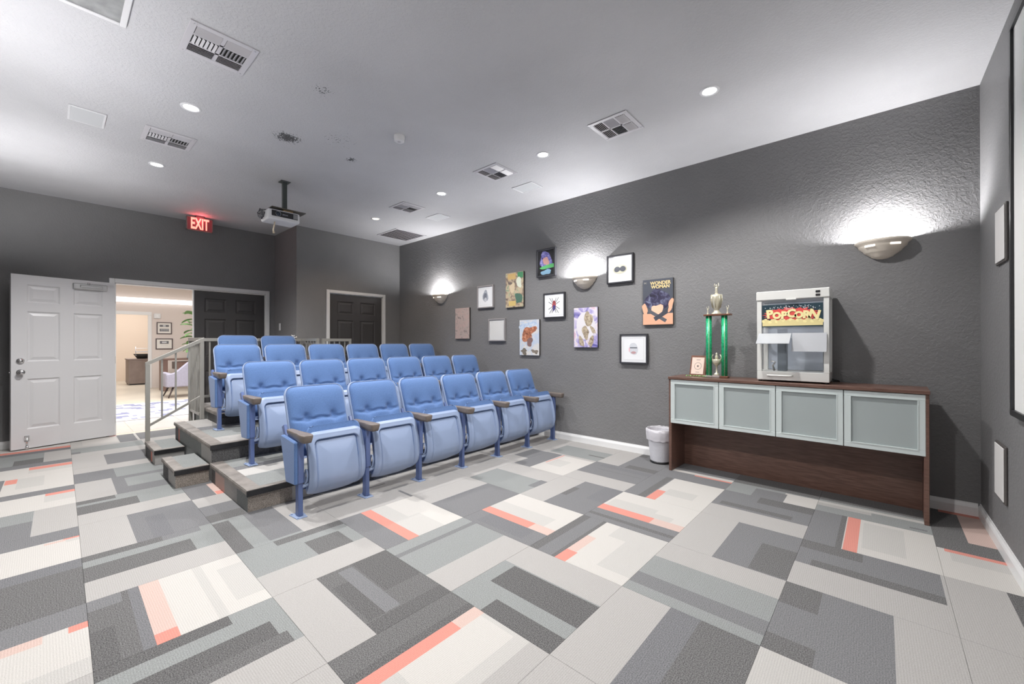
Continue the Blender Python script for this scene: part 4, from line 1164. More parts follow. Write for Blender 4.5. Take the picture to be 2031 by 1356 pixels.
shapes(t, 'emblem', [('poly', 0, 0.0, 0.105, 0.135, cm(206, 208, 214), 0, 22, blob(61, 22, .08)), ('rect', 0, 0.012, 0.085, 0.012, cm(92, 96, 104)), ('ell', 0.0, -0.042, 0.06, 0.028, cm(188, 150, 152)), ('ell', -0.05, -0.01, 0.014, 0.05, cm(232, 180, 190))], 0.0235)

# ------------------------------------------------------------------ wall sconces
def sconce(x, label, ysgn=1, ywall=YR):
    t = thing('wall_sconce', label, 'lamp', (x, ywall, 2.03), 0 if ysgn > 0 else PI, 'half bowl wall sconces')
    # stepped half bowl (half circle against the wall)
    prof = [(0.168, 0.000), (0.172, -0.006), (0.166, -0.018), (0.150, -0.030), (0.146, -0.040), (0.142, -0.052), (0.118, -0.074), (0.112, -0.086), (0.106, -0.092), (0.070, -0.118), (0.064, -0.126), (0.030, -0.140), (0.0, -0.144)]
    q = MB(); q.lathe(prof, n=32, a0=0, a1=PI, sy=0.85)
    inner = [(r*0.955, z+0.005) for r, z in prof]
    q.lathe(inner, n=32, a0=0, a1=PI, sy=0.85)
    # rim
    N = 32
    a = [((0.168*math.cos(PI*i/N)), 0.168*.85*math.sin(PI*i/N)) for i in range(N+1)]
    b_ = [((0.1604*math.cos(PI*i/N)), 0.1604*.85*math.sin(PI*i/N)) for i in range(N+1)]
    for i in range(N): q.poly([(a[i][0], a[i][1], 0), (a[i+1][0], a[i+1][1], 0), (b_[i+1][0], b_[i+1][1], 0.005), (b_[i][0], b_[i][1], 0.005)])
    q.build('bowl', M_SCON, t)
    q = MB(); q.box(-0.06, 0.06, 0.001, 0.012, -0.09, -0.01, bev=0.003); q.build('back_plate', M_SCON, t)
    q = MB(); q.cyl((-0.05, 0.06, -0.04), (0.05, 0.06, -0.04), 0.012); q.build('lamp_tube', M_BULB, t)
    L_ = bpy.data.lights.new('sconce_light', 'POINT'); L_.energy = SCONCE_W; L_.shadow_soft_size = 0.022; L_.color = SCONCE_COL
    lo = bpy.data.objects.new('sconce_light', L_); COL.objects.link(lo); lo.parent = t; lo.location = (0, 0.085, -0.022)
    for a in (-1, 1):
        q = MB()
        A = [(math.cos(PI/2+a*th)*0.1475, 0.85*math.sin(PI/2+a*th)*0.1475) for th in (0.30, 0.42, 0.54, 0.66, 0.78)]
        for (p_, r_) in zip(A, A[1:]): q.poly([(p_[0], p_[1], -0.052), (r_[0], r_[1], -0.052), (r_[0]*1.012, r_[1]*1.012, -0.036), (p_[0]*1.012, p_[1]*1.012, -0.036)])
        q.build('light_slot', M_SLOT, t)
    return t
sconce(-0.05, 'ceramic half bowl sconce on the picture wall, nearest the screen')
sconce(2.655, 'ceramic half bowl sconce between the hung pictures')
sconce(5.44, 'ceramic half bowl sconce by the third row of seats')
sconce(1.2, 'ceramic half bowl sconce on the wall opposite the pictures, nearest the screen', -1, YL)
sconce(3.6, 'ceramic half bowl sconce on the wall opposite the pictures, middle one', -1, YL)
sconce(5.9, 'ceramic half bowl sconce on the wall opposite the pictures, nearest the open door', -1, YL)

# ------------------------------------------------------------------ ceiling fittings
def downlight(x, y, label, warm=False, p=1.0):
    t = thing('recessed_downlight', label, 'lamp', (x, y, CZ), group='recessed ceiling downlights')
    q = MB(); q.lathe([(0.046, 0.0), (0.047, -0.003), (0.052, -0.006), (0.064, -0.005), (0.067, 0.0)], n=32); q.build('trim_ring', M_WHITEP, t)
    q = MB(); q.lathe([(0.0, -0.0015), (0.047, -0.0015)], n=28); q.build('lens', M_BULBW if warm else M_BULB, t)
    L_ = bpy.data.lights.new('downlight_lamp', 'SPOT'); L_.energy = DOWNLIGHT_W*p; L_.spot_size = math.radians(140); L_.spot_blend = 0.6
    L_.shadow_soft_size = 0.035; L_.color = (1, 0.8, 0.6) if warm else DOWNLIGHT_COL
    lo = bpy.data.objects.new('downlight_lamp', L_); COL.objects.link(lo); lo.parent = t; lo.location = (0, 0, -0.03)
    return t
names = {0: 'nearest the screen', 1: 'second from the screen', 2: 'third from the screen', 3: 'farthest from the screen'}
for i, x in enumerate((0.887, 2.393, 3.941, 5.459)):
    downlight(x, -3.16, 'round recessed downlight on the picture wall side, %s' % names[i], warm=(i == 3), p=(1.0, 1.0, 0.75, 0.25)[i])
    downlight(x-(0.05 if i == 1 else 0), -0.70 if i == 1 else -0.72, 'round recessed downlight on the door side, %s' % names[i], p=(1.0, 1.1, 1.35, 1.5)[i])

def register(x, y, label, s=0.345, sy_=None):
    sy_ = sy_ or s
    t = thing('ceiling_register', label, 'vent', (x, y, CZ), group='square ceiling air registers')
    h, hy = s/2, sy_/2
    q = MB(); fw = 0.035
    q.box(-h, h, -hy, -hy+fw, -0.007, 0, bev=0.002); q.box(-h, h, hy-fw, hy, -0.007, 0, bev=0.002)
    q.box(-h, -h+fw, -hy+fw, hy-fw, -0.007, 0, bev=0.002); q.box(h-fw, h, -hy+fw, hy-fw, -0.007, 0, bev=0.002)
    q.box(-h+fw, h-fw, -0.010, 0.010, -0.006, 0)
    for xx in (-0.052, 0.052): q.box(xx-0.007, xx+0.007, -hy+fw, hy-fw, -0.006, 0)
    q.build('frame', M_VENTP, t)
    q = MB(); q.box(-h+fw-0.002, h-fw+0.002, -hy+fw-0.002, hy-fw+0.002, -0.0012, 0); q.build('duct_shade_sheet', M_VOID, t)  # flat black sheet paints the shade behind the slats, no real hole
    for sgn in (-1, 1):
        y0, y1 = (0.012, hy-fw-0.002) if sgn > 0 else (-hy+fw+0.002, -0.012)
        n = 6
        for i in range(n):          # middle cells: fins along x
            yy = y0+(y1-y0)*(i+0.5)/n; q = MB()
            M = Matrix.Translation((0, yy, -0.008)) @ Matrix.Rotation(sgn*math.radians(38), 4, 'X')
            q.box(-0.044, 0.044, -0.0075, 0.0075, -0.0008, 0.0008, M=M); q.build('slat', M_VENTP, t)
        for xs in (-1, 1):
            x0, x1 = (0.061, h-fw-0.002) if xs > 0 else (-h+fw+0.002, -0.061)
            for i in range(5):
                xx = x0+(x1-x0)*(i+0.5)/5; q = MB()
                M = Matrix.Translation((xx, (y0+y1)/2, -0.008)) @ Matrix.Rotation(-xs*math.radians(38), 4, 'Y')
                q.box(-0.007, 0.007, -(y1-y0)/2, (y1-y0)/2, -0.0008, 0.0008, M=M); q.build('slat', M_VENTP, t)
    q = MB()
    for a in (-1, 1):
        for b_ in (-1, 1): q.cyl((a*(h-0.018), b_*(hy-0.02), -0.009), (a*(h-0.018), b_*(hy-0.02), -0.006), 0.004, n=8)
    q.build('screw', M_STEEL, t)
register(3.03, -0.694, 'square air register on the door side, nearer the camera')
register(4.69, -0.70, 'square air register on the door side, nearer the exit sign')
register(1.62, -3.15, 'square air register on the picture wall side, nearest the camera')
register(3.02, -3.15, 'square air register on the picture wall side, middle one')
register(4.69, -3.18, 'square air register on the picture wall side, farthest one')
t = thing('return_grille', 'wide louvred return air grille in the ceiling near the picture wall corner', 'vent', (5.965, -3.935, CZ))
q = MB(); h = 0.295
q.box(-h, h, -h, -h+0.035, -0.008, 0, bev=0.002); q.box(-h, h, h-0.035, h, -0.008, 0, bev=0.002); q.box(-h, -h+0.035, -h+0.035, h-0.035, -0.008, 0, bev=0.002); q.box(h-0.035, h, -h+0.035, h-0.035, -0.008, 0, bev=0.002)
q.build('frame', M_VENTP, t)
q = MB(); q.box(-h+0.033, h-0.033, -h+0.033, h-0.033, -0.0012, 0); q.build('duct_shade_sheet', M_VOID, t)  # black sheet standing in for the unlit depth of the grille
for i in range(8):
    q = MB(); M = Matrix.Translation((-h+0.067+i*0.066, 0, -0.014)) @ Matrix.Rotation(math.radians(-12), 4, 'Y')
    q.box(-0.028, 0.028, -h+0.036, h-0.036, -0.0008, 0.0008, M=M); q.build('slat', M_VENTP, t)
def ceil_speaker(x, y, label, sx_=0.30, sy_=0.21):
    t = thing('ceiling_speaker', label, 'speaker', (x, y, CZ), group='rectangular ceiling speakers')
    q = MB(); hx, hy, fw = sx_/2, sy_/2, 0.014
    q.box(-hx, hx, -hy, -hy+fw, -0.008, 0, bev=0.002); q.box(-hx, hx, hy-fw, hy, -0.008, 0, bev=0.002); q.box(-hx, -hx+fw, -hy+fw, hy-fw, -0.008, 0, bev=0.002); q.box(hx-fw, hx, -hy+fw, hy-fw, -0.008, 0, bev=0.002)
    q.build('frame', M_WHITEP, t)
    q = MB(); q.box(-hx+fw, hx-fw, -hy+fw, hy-fw, -0.006, 0); q.build('grille', mat('speaker_mesh', rgb(196, 198, 200), 0.7, bump=(600, 0.4, 0.002)), t)
ceil_speaker(4.715, -0.197, 'rectangular white ceiling speaker near the open white door')
ceil_speaker(3.035, -3.70, 'rectangular white ceiling speaker by the picture wall, nearer the camera')
ceil_speaker(4.715, -3.715, 'rectangular white ceiling speaker by the picture wall, farther from the camera')
t = thing('smoke_detector', 'round white smoke detector on the ceiling', 'smoke detector', (3.122, -2.036, CZ))
q = MB(); q.lathe([(0.0, -0.050), (0.036, -0.050), (0.044, -0.044), (0.046, -0.020), (0.048, -0.018), (0.048, 0.0)], n=28); q.build('housing', M_WHITEP, t)
q = MB(); q.lathe([(0.0, -0.053), (0.014, -0.053), (0.016, -0.049)], n=20); q.build('sensor_cap', M_VENTP, t)
t = thing('ceiling_light_panel', 'large square ceiling light panel, switched off, at the frame corner', 'lamp', (2.88, 0.04, CZ))
q = MB(); h = 0.33; fw = 0.028
q.box(-h, h, -h, -h+fw, -0.012, 0, bev=0.002); q.box(-h, h, h-fw, h, -0.012, 0, bev=0.002); q.box(-h, -h+fw, -h+fw, h-fw, -0.012, 0, bev=0.002); q.box(h-fw, h, -h+fw, h-fw, -0.012, 0, bev=0.002); q.build('frame', M_WHITEP, t)
q = MB(); q.box(-h+fw, h-fw, -h+fw, h-fw, -0.006, 0); q.build('diffuser', mat('prismatic_diffuser', rgb(150, 152, 152), 0.3, noise=(14, 0.25), bump=(300, 0.5, 0.002)), t)

# ------------------------------------------------------------------ exit sign
t = thing('exit_sign', 'lit red EXIT sign hanging from the ceiling above the doorway', 'sign', (7.25, -1.425, 0))
EZ0, EZ1, EW = 2.835, 3.028, 0.305
q = MB()
fw = 0.010
q.box(-0.02, 0.02, -EW/2, EW/2, EZ1-fw, EZ1); q.box(-0.02, 0.02, -EW/2, EW/2, EZ0, EZ0+fw); q.box(-0.02, 0.02, -EW/2, -EW/2+fw, EZ0, EZ1); q.box(-0.02, 0.02, EW/2-fw, EW/2, EZ0, EZ1)
q.build('housing', mat('sign_housing', rgb(120, 112, 108), 0.4), t)
q = MB(); q.box(-0.014, 0.014, -EW/2+fw, EW/2-fw, EZ0+fw, EZ1-fw); q.build('face_panel', mat('sign_face', rgb(96, 66, 68), 0.4, emit=((0.75, 0.06, 0.08, 1), 0.10)), t)
q = MB(); q.box(-0.05, 0.05, -0.05, 0.05, EZ1, CZ, bev=0.004); q.build('ceiling_mount', mat('mount_grey', rgb(70, 66, 66), 0.5), t)
text_mesh('letters', 'EXIT', 0.222, 0.002, mat('red_led_letters', (1, 0.2, 0.15, 1), 0.5, emit=((1.0, 0.20, 0.15, 1), 2.6)), t, Matrix.Translation((-0.0165, 0, (EZ0+EZ1)/2)) @ M_BW, sx=0.47, bold=0.006)
L_ = bpy.data.lights.new('exit_glow', 'POINT'); L_.energy = 1.1; L_.color = (1, 0.10, 0.12); L_.shadow_soft_size = 0.05
lo = bpy.data.objects.new('exit_glow', L_); COL.objects.link(lo); lo.parent = t; lo.location = (-0.07, 0, 2.985)

# ------------------------------------------------------------------ projector
t = thing('projector', 'white ceiling mounted projector on a dark pole', 'projector', (4.98, -1.755, CZ))
q = MB(); q.box(-0.022, 0.022, -0.022, 0.022, -0.315, 0.0, bev=0.003); q.build('pole', mat('dark_pole', rgb(62, 68, 66), 0.4), t)
q = MB(); q.box(-0.05, 0.05, -0.05, 0.05, -0.008, 0, bev=0.002); q.build('ceiling_flange', mat('flange_grey', rgb(80, 84, 82), 0.5), t)
q = MB(); q.box(-0.06, 0.19, -0.21, 0.15, -0.325, -0.315, bev=0.002); q.build('shelf_plate', mat('bronze_plate', rgb(96, 92, 84), 0.4), t)
q = MB(); q.box(-0.03, 0.03, -0.08, 0.02, -0.36, -0.325); q.build('bracket', mat('wood_block', rgb(190, 160, 120), 0.6), t)
q = MB(); q.box(-0.10, 0.14, -0.13, 0.20, -0.47, -0.355, bev=0.022, seg=3); pb = q.build('body', M_WHITEP, t)
q = MB(); q.box(-0.106, -0.098, -0.105, 0.165, -0.432, -0.370, bev=0.004); fp = q.build('front_panel', M_BLACK, pb)
q = MB(); q.lathe([(0.0, 0.012), (0.018, 0.010), (0.022, 0.004), (0.024, 0)], n=18); o = q.build('lens', mat('lens_glass', (0.02, 0.03, 0.05, 1), 0.05), t); o.rotation_euler = (0, -PI/2, 0); o.location = (-0.106, 0.10, -0.402)
q = MB(); q.lathe([(0.024, 0), (0.027, 0.004), (0.027, 0.0)], n=18); o = q.build('lens_ring', M_STEEL, t); o.rotation_euler = (0, -PI/2, 0); o.location = (-0.106, 0.10, -0.402)
for i in range(6):
    q = MB(); q.box(-0.110, -0.105, -0.10+i*0.008, -0.096+i*0.008, -0.427, -0.376); q.build('vent_fin', M_STEEL, t)
q = MB(); q.tube([(0.0, 0.10, -0.47), (0.005, 0.105, -0.52), (0.0, 0.115, -0.56), (-0.005, 0.11, -0.60)], [0.007, 0.007, 0.007, 0.012], 8); q.build('hanging_cable', mat('cream_cable', rgb(222, 206, 178), 0.5), t)
q = MB()
rnd = random.Random(4)
for k in range(5):
    pts = [(0.02+0.02*k, 0.19, -0.40)]
    for i in range(5): pts.append((0.04+0.05*math.sin(i*1.3+k), 0.225+0.022*math.sin(i*1.1+k*2), -0.40+0.045*math.cos(i*1.2+k*1.5)))
    pts.append((0.05, 0.12, -0.33)); q.tube(pts, 0.004, 6)
q.build('cables', mat('grey_cables', rgb(92, 92, 96), 0.5), t)
text_mesh('maker_badge', 'EPSON', 0.018, 0.0004, mat('badge', rgb(180, 180, 190), 0.4), t, Matrix.Translation((-0.1065, 0.03, -0.405)) @ M_BW)

# ------------------------------------------------------------------ projection screen and wall speakers on the screen wall
t = thing('projection_screen', 'black framed projection screen at the right edge of the frame', 'screen', (XS, -1.94, 1.87))
hy, hz, fw = 1.405, 1.02, 0.032
q = MB()
for a in (-1, 1): q.box(0.001, 0.03, -hy, hy, a*hz-(fw if a > 0 else 0), a*hz+(fw if a < 0 else 0), bev=0.002)
for a in (-1, 1): q.box(0.001, 0.03, a*hy-(fw if a > 0 else 0), a*hy+(fw if a < 0 else 0), -hz+fw, hz-fw, bev=0.002)
q.build('frame', M_BLACK, t)
q = MB(); q.box(0.001, 0.018, -hy+fw, hy-fw, -hz+fw, hz-fw); q.build('screen_surface', mat('screen_white', rgb(228, 228, 226), 0.8), t)
def wspk(yc, zc, label):
    t = thing('wall_speaker', label, 'speaker', (XS, yc, zc), group='white wall speakers')
    q = MB(); hy, hz = 0.125, 0.165
    q.box(0.001, 0.012, -hy, hy, -hz, hz, bev=0.003); q.build('frame', mat('speaker_rim', rgb(84, 80, 78), 0.5), t)
    q = MB(); q.box(0.012, 0.017, -hy+0.014, hy-0.014, -hz+0.012, hz-0.012, bev=0.002); q.build('grille', mat('speaker_grille', rgb(214, 212, 210), 0.7, bump=(600, 0.3, 0.002)), t)
wspk(-3.66, 1.855, 'white wall speaker beside the screen, the upper one')
wspk(-3.695, 0.475, 'white wall speaker beside the screen, the lower one')

# ------------------------------------------------------------------ hutch cabinet
HA = math.atan2(0.058, -1.762)-PI            # small turn of the cabinet
cab = thing('storage_hutch', 'dark espresso hutch with four frosted glass doors along the wall', 'cabinet', (0.605, -3.937, 0), math.atan2(-0.058, 1.762))
CW, CD, CT = 1.765, 0.375, 0.905
h = CW/2
q = MB(); q.box(-h-0.004, h+0.004, -CD, 0.012, CT-0.024, CT, bev=0.002); q.build('top_panel', M_ESP, cab)
for a in (-1, 1):
    q = MB(); x0, x1 = (h-0.026, h) if a > 0 else (-h, -h+0.026); q.box(x0, x1, -CD, 0.0, 0, CT-0.024, bev=0.002); q.build('side_panel', M_ESP, cab)
q = MB(); q.box(-h+0.026, h-0.026, -CD+0.03, -CD+0.048, 0.0, CT-0.024); q.build('back_panel', M_ESP, cab)
q = MB(); q.box(-h+0.026, h-0.026, -CD+0.048, -0.022, 0.456, 0.478); q.build('bottom_shelf', M_ESP, cab)
for xd in (-0.44, 0.0, 0.44):
    q = MB(); q.box(xd-0.009, xd+0.009, -CD+0.048, -0.03, 0.478, CT-0.024); q.build('divider', M_ESP, cab)
M_FROST = mat('frosted_glass', (0.52, 0.58, 0.58, 1), 0.42, trans=0.35)
M_ALU = mat('pale_door_frame', rgb(205, 214, 213), 0.35, 0.15)
DWs = (CW-0.030)/4
for i in range(4):
    xc = -h+0.015+DWs*(i+0.5); dw = DWs/2-0.0025; z0, z1 = 0.462, 0.877
    d = bpy.data.objects.new('door', None); COL.objects.link(d); d.parent = cab; d.location = (xc, 0.0, 0)
    q = MB(); fw = 0.040
    q.box(-dw, dw, -0.018, 0.002, z1-fw, z1, bev=0.002); q.box(-dw, dw, -0.018, 0.002, z0, z0+fw, bev=0.002); q.box(-dw, -dw+fw, -0.018, 0.002, z0+fw, z1-fw, bev=0.002); q.box(dw-fw, dw, -0.018, 0.002, z0+fw, z1-fw, bev=0.002)
    # inner lip
    for (a, b_, c, e) in ((-dw+fw-.006, dw-fw+.006, z1-fw-.0, z1-fw+.006), (-dw+fw-.006, dw-fw+.006, z0+fw-.006, z0+fw)): q.box(a, b_, 0.002, 0.005, c, e)
    for a in (-1, 1): q.box(a*(dw-fw)-(0 if a > 0 else .006), a*(dw-fw)+(.006 if a > 0 else 0), 0.002, 0.005, z0+fw, z1-fw)
    q.build('door_frame', M_ALU, d)
    q = MB(); q.box(-dw+fw-0.003, dw-fw+0.003, -0.012, -0.007, z0+fw-0.003, z1-fw+0.003); q.build('glass_pane', M_FROST, d)

# ------------------------------------------------------------------ popcorn machine
pm = thing('popcorn_machine', 'white countertop popcorn machine with glass sides and lit-style sign', 'popcorn machine', (0.505, -4.01, CT+0.001), 0)
PWd, PDp, PH = 0.490, 0.30, 0.755
h = PWd/2; fwp = 0.035
M_PM = mat('white_powder_coat', rgb(222, 222, 218), 0.3)
q = MB()
q.box(-h, h, -PDp, 0.0, 0.012, 0.085, bev=0.003); q.build('base', M_PM, pm)
q = MB(); q.box(-h-0.004, h+0.004, -PDp, 0.008, PH-0.075, PH, bev=0.005); q.build('top_housing', M_PM, pm)
for a in (-1, 1):
    for yy in (0, 1):
        q = MB(); x0 = a*h-(fwp if a > 0 else 0); 
        y0, y1 = (-0.025, 0.0) if yy == 0 else (-PDp, -PDp+0.025)
        q.box(x0, x0+fwp, y0, y1, 0.085, PH-0.075, bev=0.002); q.build('corner_post', M_PM, pm)
for (a, b_) in ((-h+.02, -.02), (h-.02, -.02), (-h+.02, -PDp+.02), (h-.02, -PDp+.02)):
    q = MB(); q.cyl((a, b_, 0), (a, b_, 0.013), 0.014, n=12); q.build('foot', M_BLACK, pm)
M_GLASS = mat('clear_glass', (0.92, 0.95, 0.98, 1), 0.03, alpha=0.14)
M_DIM = mat('scratched_plexiglass', (0.55, 0.60, 0.68, 1), 0.2, alpha=0.22)
for a in (-1, 1):
    q = MB(); x = a*(h-0.012); q.box(x-0.002, x+0.002, -PDp+0.026, -0.026, 0.087, PH-0.077); q.build('side_glass', M_GLASS, pm)
q = MB(); q.box(-h+fwp, h-fwp, -PDp+0.004, -PDp+0.009, 0.087, PH-0.077); q.build('back_pane', mat('blue_grey_backing', rgb(226, 234, 246), 0.25, noise=(5, .10)), pm)
q = MB(); q.box(-h+fwp, h-fwp, -0.016, -0.012, 0.36, PH-0.077); q.build('front_glass', M_DIM, pm)
q = MB(); q.box(-h+fwp, -h+fwp+0.018, -0.20, -0.182, 0.087, 0.50); q.box(0.05, 0.115, -0.19, -0.12, 0.086, 0.44, mat('inner_grey_post', rgb(120, 128, 136), 0.3)); q.build('inner_chute', M_PM, pm)  # blue-grey posts inside the case
# flaps hanging from the front
q = MB(); M = Matrix.Translation((0.105, 0.008, 0.400)) @ Matrix.Rotation(math.radians(55), 4, 'X'); q.box(-0.105, 0.125, -0.002, 0.002, -0.145, 0.0, M=M); q.build('serving_flap', M_GLASS if False else mat('clear_flap', rgb(200, 203, 207), 0.15, alpha=0.72), pm)
q = MB(); M = Matrix.Translation((-0.118, 0.008, 0.402)) @ Matrix.Rotation(math.radians(12), 4, 'X'); q.box(-0.112, 0.112, -0.002, 0.002, -0.152, 0.0, M=M); q.build('serving_flap', mat('glossy_flap', rgb(204, 206, 210), 0.08, alpha=0.78), pm)
# sign
q = MB(); q.box(-h+fwp+0.004, h-fwp-0.002, -0.010, -0.006, 0.455, 0.640)
q.build('sign_panel', mat('sign_navy', rgb(40, 62, 72), 0.3), pm)
q = MB(); rnd = random.Random(2)
red, yel, crm, wht = cm(222, 84, 80), cm(232, 216, 156), cm(246, 232, 170), cm(226, 232, 236)
star = []
for i in range(46):
    a = 2*PI*i/46; rr = 1.0 if i % 2 else 0.80
    star.append((math.cos(a)*0.5*rr*(1.0+0.05*rnd.uniform(-1, 1)), math.sin(a)*0.5*rr*(1.0+0.1*rnd.uniform(-1, 1))))
flat(q, 'poly', -0.005, 0.555, 0.40, 0.125, red, 1, 0, 20, star)
flat(q, 'rect', 0.0, 0.485, PWd-2*fwp-0.01, 0.044, yel, 2)
for i in range(26):
    x = -h+fwp+0.012+i*(PWd-2*fwp-0.02)/25; flat(q, 'ell', x, 0.505+0.008*math.sin(i*1.7), 0.028, 0.026, yel if i % 3 else crm, 2.3+0.02*i, 0, 9)
for i in range(60):
    x = rnd.uniform(-0.19, 0.19); z = 0.60+rnd.uniform(0, 0.028) if abs(x) < .17 else rnd.uniform(0.53, 0.62)
    flat(q, 'ell', x, z, rnd.uniform(.004, .010), rnd.uniform(.003, .007), wht, 3+0.01*i, rnd.uniform(0, 3), 7)
q.build('sign_artwork', None, pm, (0, -0.0058, 0))
for i, ch in enumerate('POPCORN'):
    sz = (0.092, 0.070, 0.080, 0.088, 0.070, 0.080, 0.094)[i]
    mtx = Matrix.Translation((0.152-0.0505*i, -0.0025, 0.552+(0.008 if i in (0, 3) else -0.004))) @ M_RW @ Matrix.Rotation((0.12, 0, -0.06, 0.08, 0, -0.05, -0.25)[i], 4, 'Z')
    text_mesh('sign_letter', ch, sz, 0.0008, crm, pm, mtx, bold=0.005)
q = MB(); q.box(-h+0.055, -h+0.085, 0.008, 0.012, PH-0.035, PH-0.018, bev=0.002); q.box(-h+0.055, -h+0.085, 0.008, 0.012, PH-0.062, PH-0.045, bev=0.002); q.build('switch', M_BLACK, pm)
q = MB(); q.tube([(0.17, 0.0, 0.055), (0.165, 0.022, 0.052), (0.10, 0.026, 0.052), (0.03, 0.026, 0.052), (0.0, 0.022, 0.052), (-0.005, 0.0, 0.055)], 0.007, 8); q.build('handle', M_PM, pm)
q = MB(); q.box(-0.035, 0.035, 0.009, 0.022, PH-0.083, PH-0.072, bev=0.002); q.build('catch', M_PM, pm)
q = MB(); q.cyl((-h+0.03, -0.15, 0.09), (-h+0.03, -0.15, 0.10), 0.02); 
q.tube([(0.13, -0.07, 0.09), (0.14, -0.06, 0.13), (0.12, -0.05, 0.16), (0.15, -0.04, 0.17)], 0.008, 6); q.build('crank', M_STEEL, pm)
q = MB(); q.tube([(-h-0.005, -0.18, 0.03), (-h-0.045, -0.19, 0.02), (-h-0.05, -0.22, 0.008), (-h-0.01, -0.26, 0.008), (-h-0.04, -0.29, 0.012)], 0.005, 6); q.build('power_cord', M_BLACK, pm)

# ------------------------------------------------------------------ trophy
tr = thing('trophy', 'tall two column green trophy with a gold winged figure', 'trophy', (1.10, -4.12, CT+0.001))
M_GOLD = mat('pale_gold', rgb(214, 208, 186), 0.3, 0.4); M_GREEN = mat('green_foil_column', (0.025, 0.43, 0.19, 1), 0.22, 0.3, noise=(90, .45), bump=(120, .4, .003))
M_MAR = mat('grey_marble', rgb(170, 160, 158), 0.2, noise=(12, .2))
for a in (-1, 1):
    q = MB(); q.box(a*0.068-0.034, a*0.068+0.034, -0.032, 0.032, 0, 0.018, bev=0.003); q.build('foot_block', M_WAL if a < 0 else M_MAR, tr)
    q = MB(); q.cyl((a*0.067, 0, 0.018), (a*0.067, 0, 0.575), 0.026, n=24); c = q.build('column', M_GREEN, tr)
    q = MB(); q.cyl((a*0.067-0.008, 0.0265, 0.018), (a*0.067-0.008, 0.0265, 0.575), 0.0022, n=6); q.build('gold_stripe', M_GOLD, c)
q = MB(); q.box(-0.03, 0.034, -0.028, 0.028, 0, 0.022, bev=0.003); q.build('middle_base', M_MAR, tr)
q = MB(); q.box(-0.125, 0.105, -0.040, 0.040, 0.575, 0.590, bev=0.003); q.build('upper_board', M_WAL, tr)
# inner small cup figure
q = MB(); q.lathe([(0.0, 0.022), (0.026, 0.022), (0.024, 0.034), (0.008, 0.045), (0.006, 0.09), (0.010, 0.11), (0.032, 0.13), (0.040, 0.165), (0.036, 0.17), (0.0, 0.14)], n=18)
q.tube([(-0.03, 0, 0.16), (-0.042, 0, 0.19), (-0.030, 0, 0.215)], 0.004, 6); q.tube([(0.03, 0, 0.16), (0.042, 0, 0.19), (0.030, 0, 0.215)], 0.004, 6); q.lathe([(0.0, .165), (0.014, .17), (0.014, .20), (0.006, .21), (0.011, .22), (0.0, .235)], n=12)
q.build('inner_figure', M_GOLD, tr)
q = MB(); q.lathe([(0.042, 0.590), (0.042, 0.598), (0.026, 0.612), (0.020, 0.630), (0.028, 0.640), (0.040, 0.690), (0.049, 0.745), (0.050, 0.765), (0.040, 0.772), (0.016, 0.778), (0.010, 0.79)], n=24)
for i in range(8):
    a = 2*PI*i/8; q.tube([(0.034*math.cos(a), 0.034*math.sin(a), 0.65), (0.050*math.cos(a), 0.050*math.sin(a), 0.72), (0.046*math.cos(a), 0.046*math.sin(a), 0.772)], 0.004, 5)
q.build('cup', M_GOLD, tr)
q = MB(); q.lathe([(0.010, 0.785), (0.014, 0.80), (0.010, 0.815), (0.012, 0.835), (0.009, 0.845), (0.0, 0.848)], n=12); q.lathe([(0.0, 0.846), (0.008, 0.850), (0.008, 0.862), (0.0, 0.868)], n=10)
q.tube([(-0.008, 0, 0.838), (-0.020, 0, 0.855), (-0.016, 0, 0.880)], 0.003, 6); q.tube([(0.008, 0, 0.838), (0.020, 0, 0.855), (0.014, 0, 0.876)], 0.003, 6)
q.build('top_figure', M_GOLD, tr)
for a in (-1, 1):
    q = MB(); q.lathe([(0.010, 0.590), (0.006, 0.60), (0.004, 0.625), (0.007, 0.64), (0.0, 0.65)], c=(a*0.085-0.01, 0.005, 0), n=10)
    q.tube([(a*0.085-0.01, 0.005, 0.635), (a*0.085-0.020, 0.005, 0.650), (a*0.085-0.017, 0.005, 0.668)], 0.0025, 5); q.tube([(a*0.085-0.01, 0.005, 0.635), (a*0.085, 0.005, 0.65), (a*0.085-0.003, 0.005, 0.662)], 0.0025, 5)
    q.build('corner_figure', M_GOLD, tr)
# plaque
pl = thing('award_plaque', 'small walnut plaque with a seal leaning beside the trophy', 'plaque', (1.285, -4.15, CT+0.001), math.radians(-8))
q = MB(); M = Matrix.Rotation(math.radians(14), 4, 'X'); q.box(-0.078, 0.078, -0.018, 0.0, 0.002, 0.205, bev=0.004, M=M); q.build('board', M_WAL, pl)
q = MB(); q.box(-0.056, 0.062, 0.0, 0.0022, 0.022, 0.185, M=M); q.build('engraved_plate', mat('blush_plate', rgb(226, 204, 190), 0.35), pl)
q = MB(); ink = cm(92, 78, 78)
N = 30
for i in range(N):
    a, b_ = 2*PI*i/N, 2*PI*(i+0.6)/N
    q.poly([(math.cos(a)*.036, 0.0026, .10+math.sin(a)*.036), (math.cos(b_)*.036, 0.0026, .10+math.sin(b_)*.036), (math.cos(b_)*.031, 0.0026, .10+math.sin(b_)*.031), (math.cos(a)*.031, 0.0026, .10+math.sin(a)*.031)], ink)
s5 = [(math.cos(PI/2+i*PI/5)*(0.014 if i % 2 == 0 else 0.006), 0.0026, .10+math.sin(PI/2+i*PI/5)*(0.014 if i % 2 == 0 else 0.006)) for i in range(10)]
q.poly(s5, ink); q.poly([(-.02, .0026, .160), (.02, .0026, .160), (.02, .0026, .164), (-.02, .0026, .164)], ink); q.poly([(-.018, .0026, .040), (.018, .0026, .040), (.018, .0026, .043), (-.018, .0026, .043)], ink)
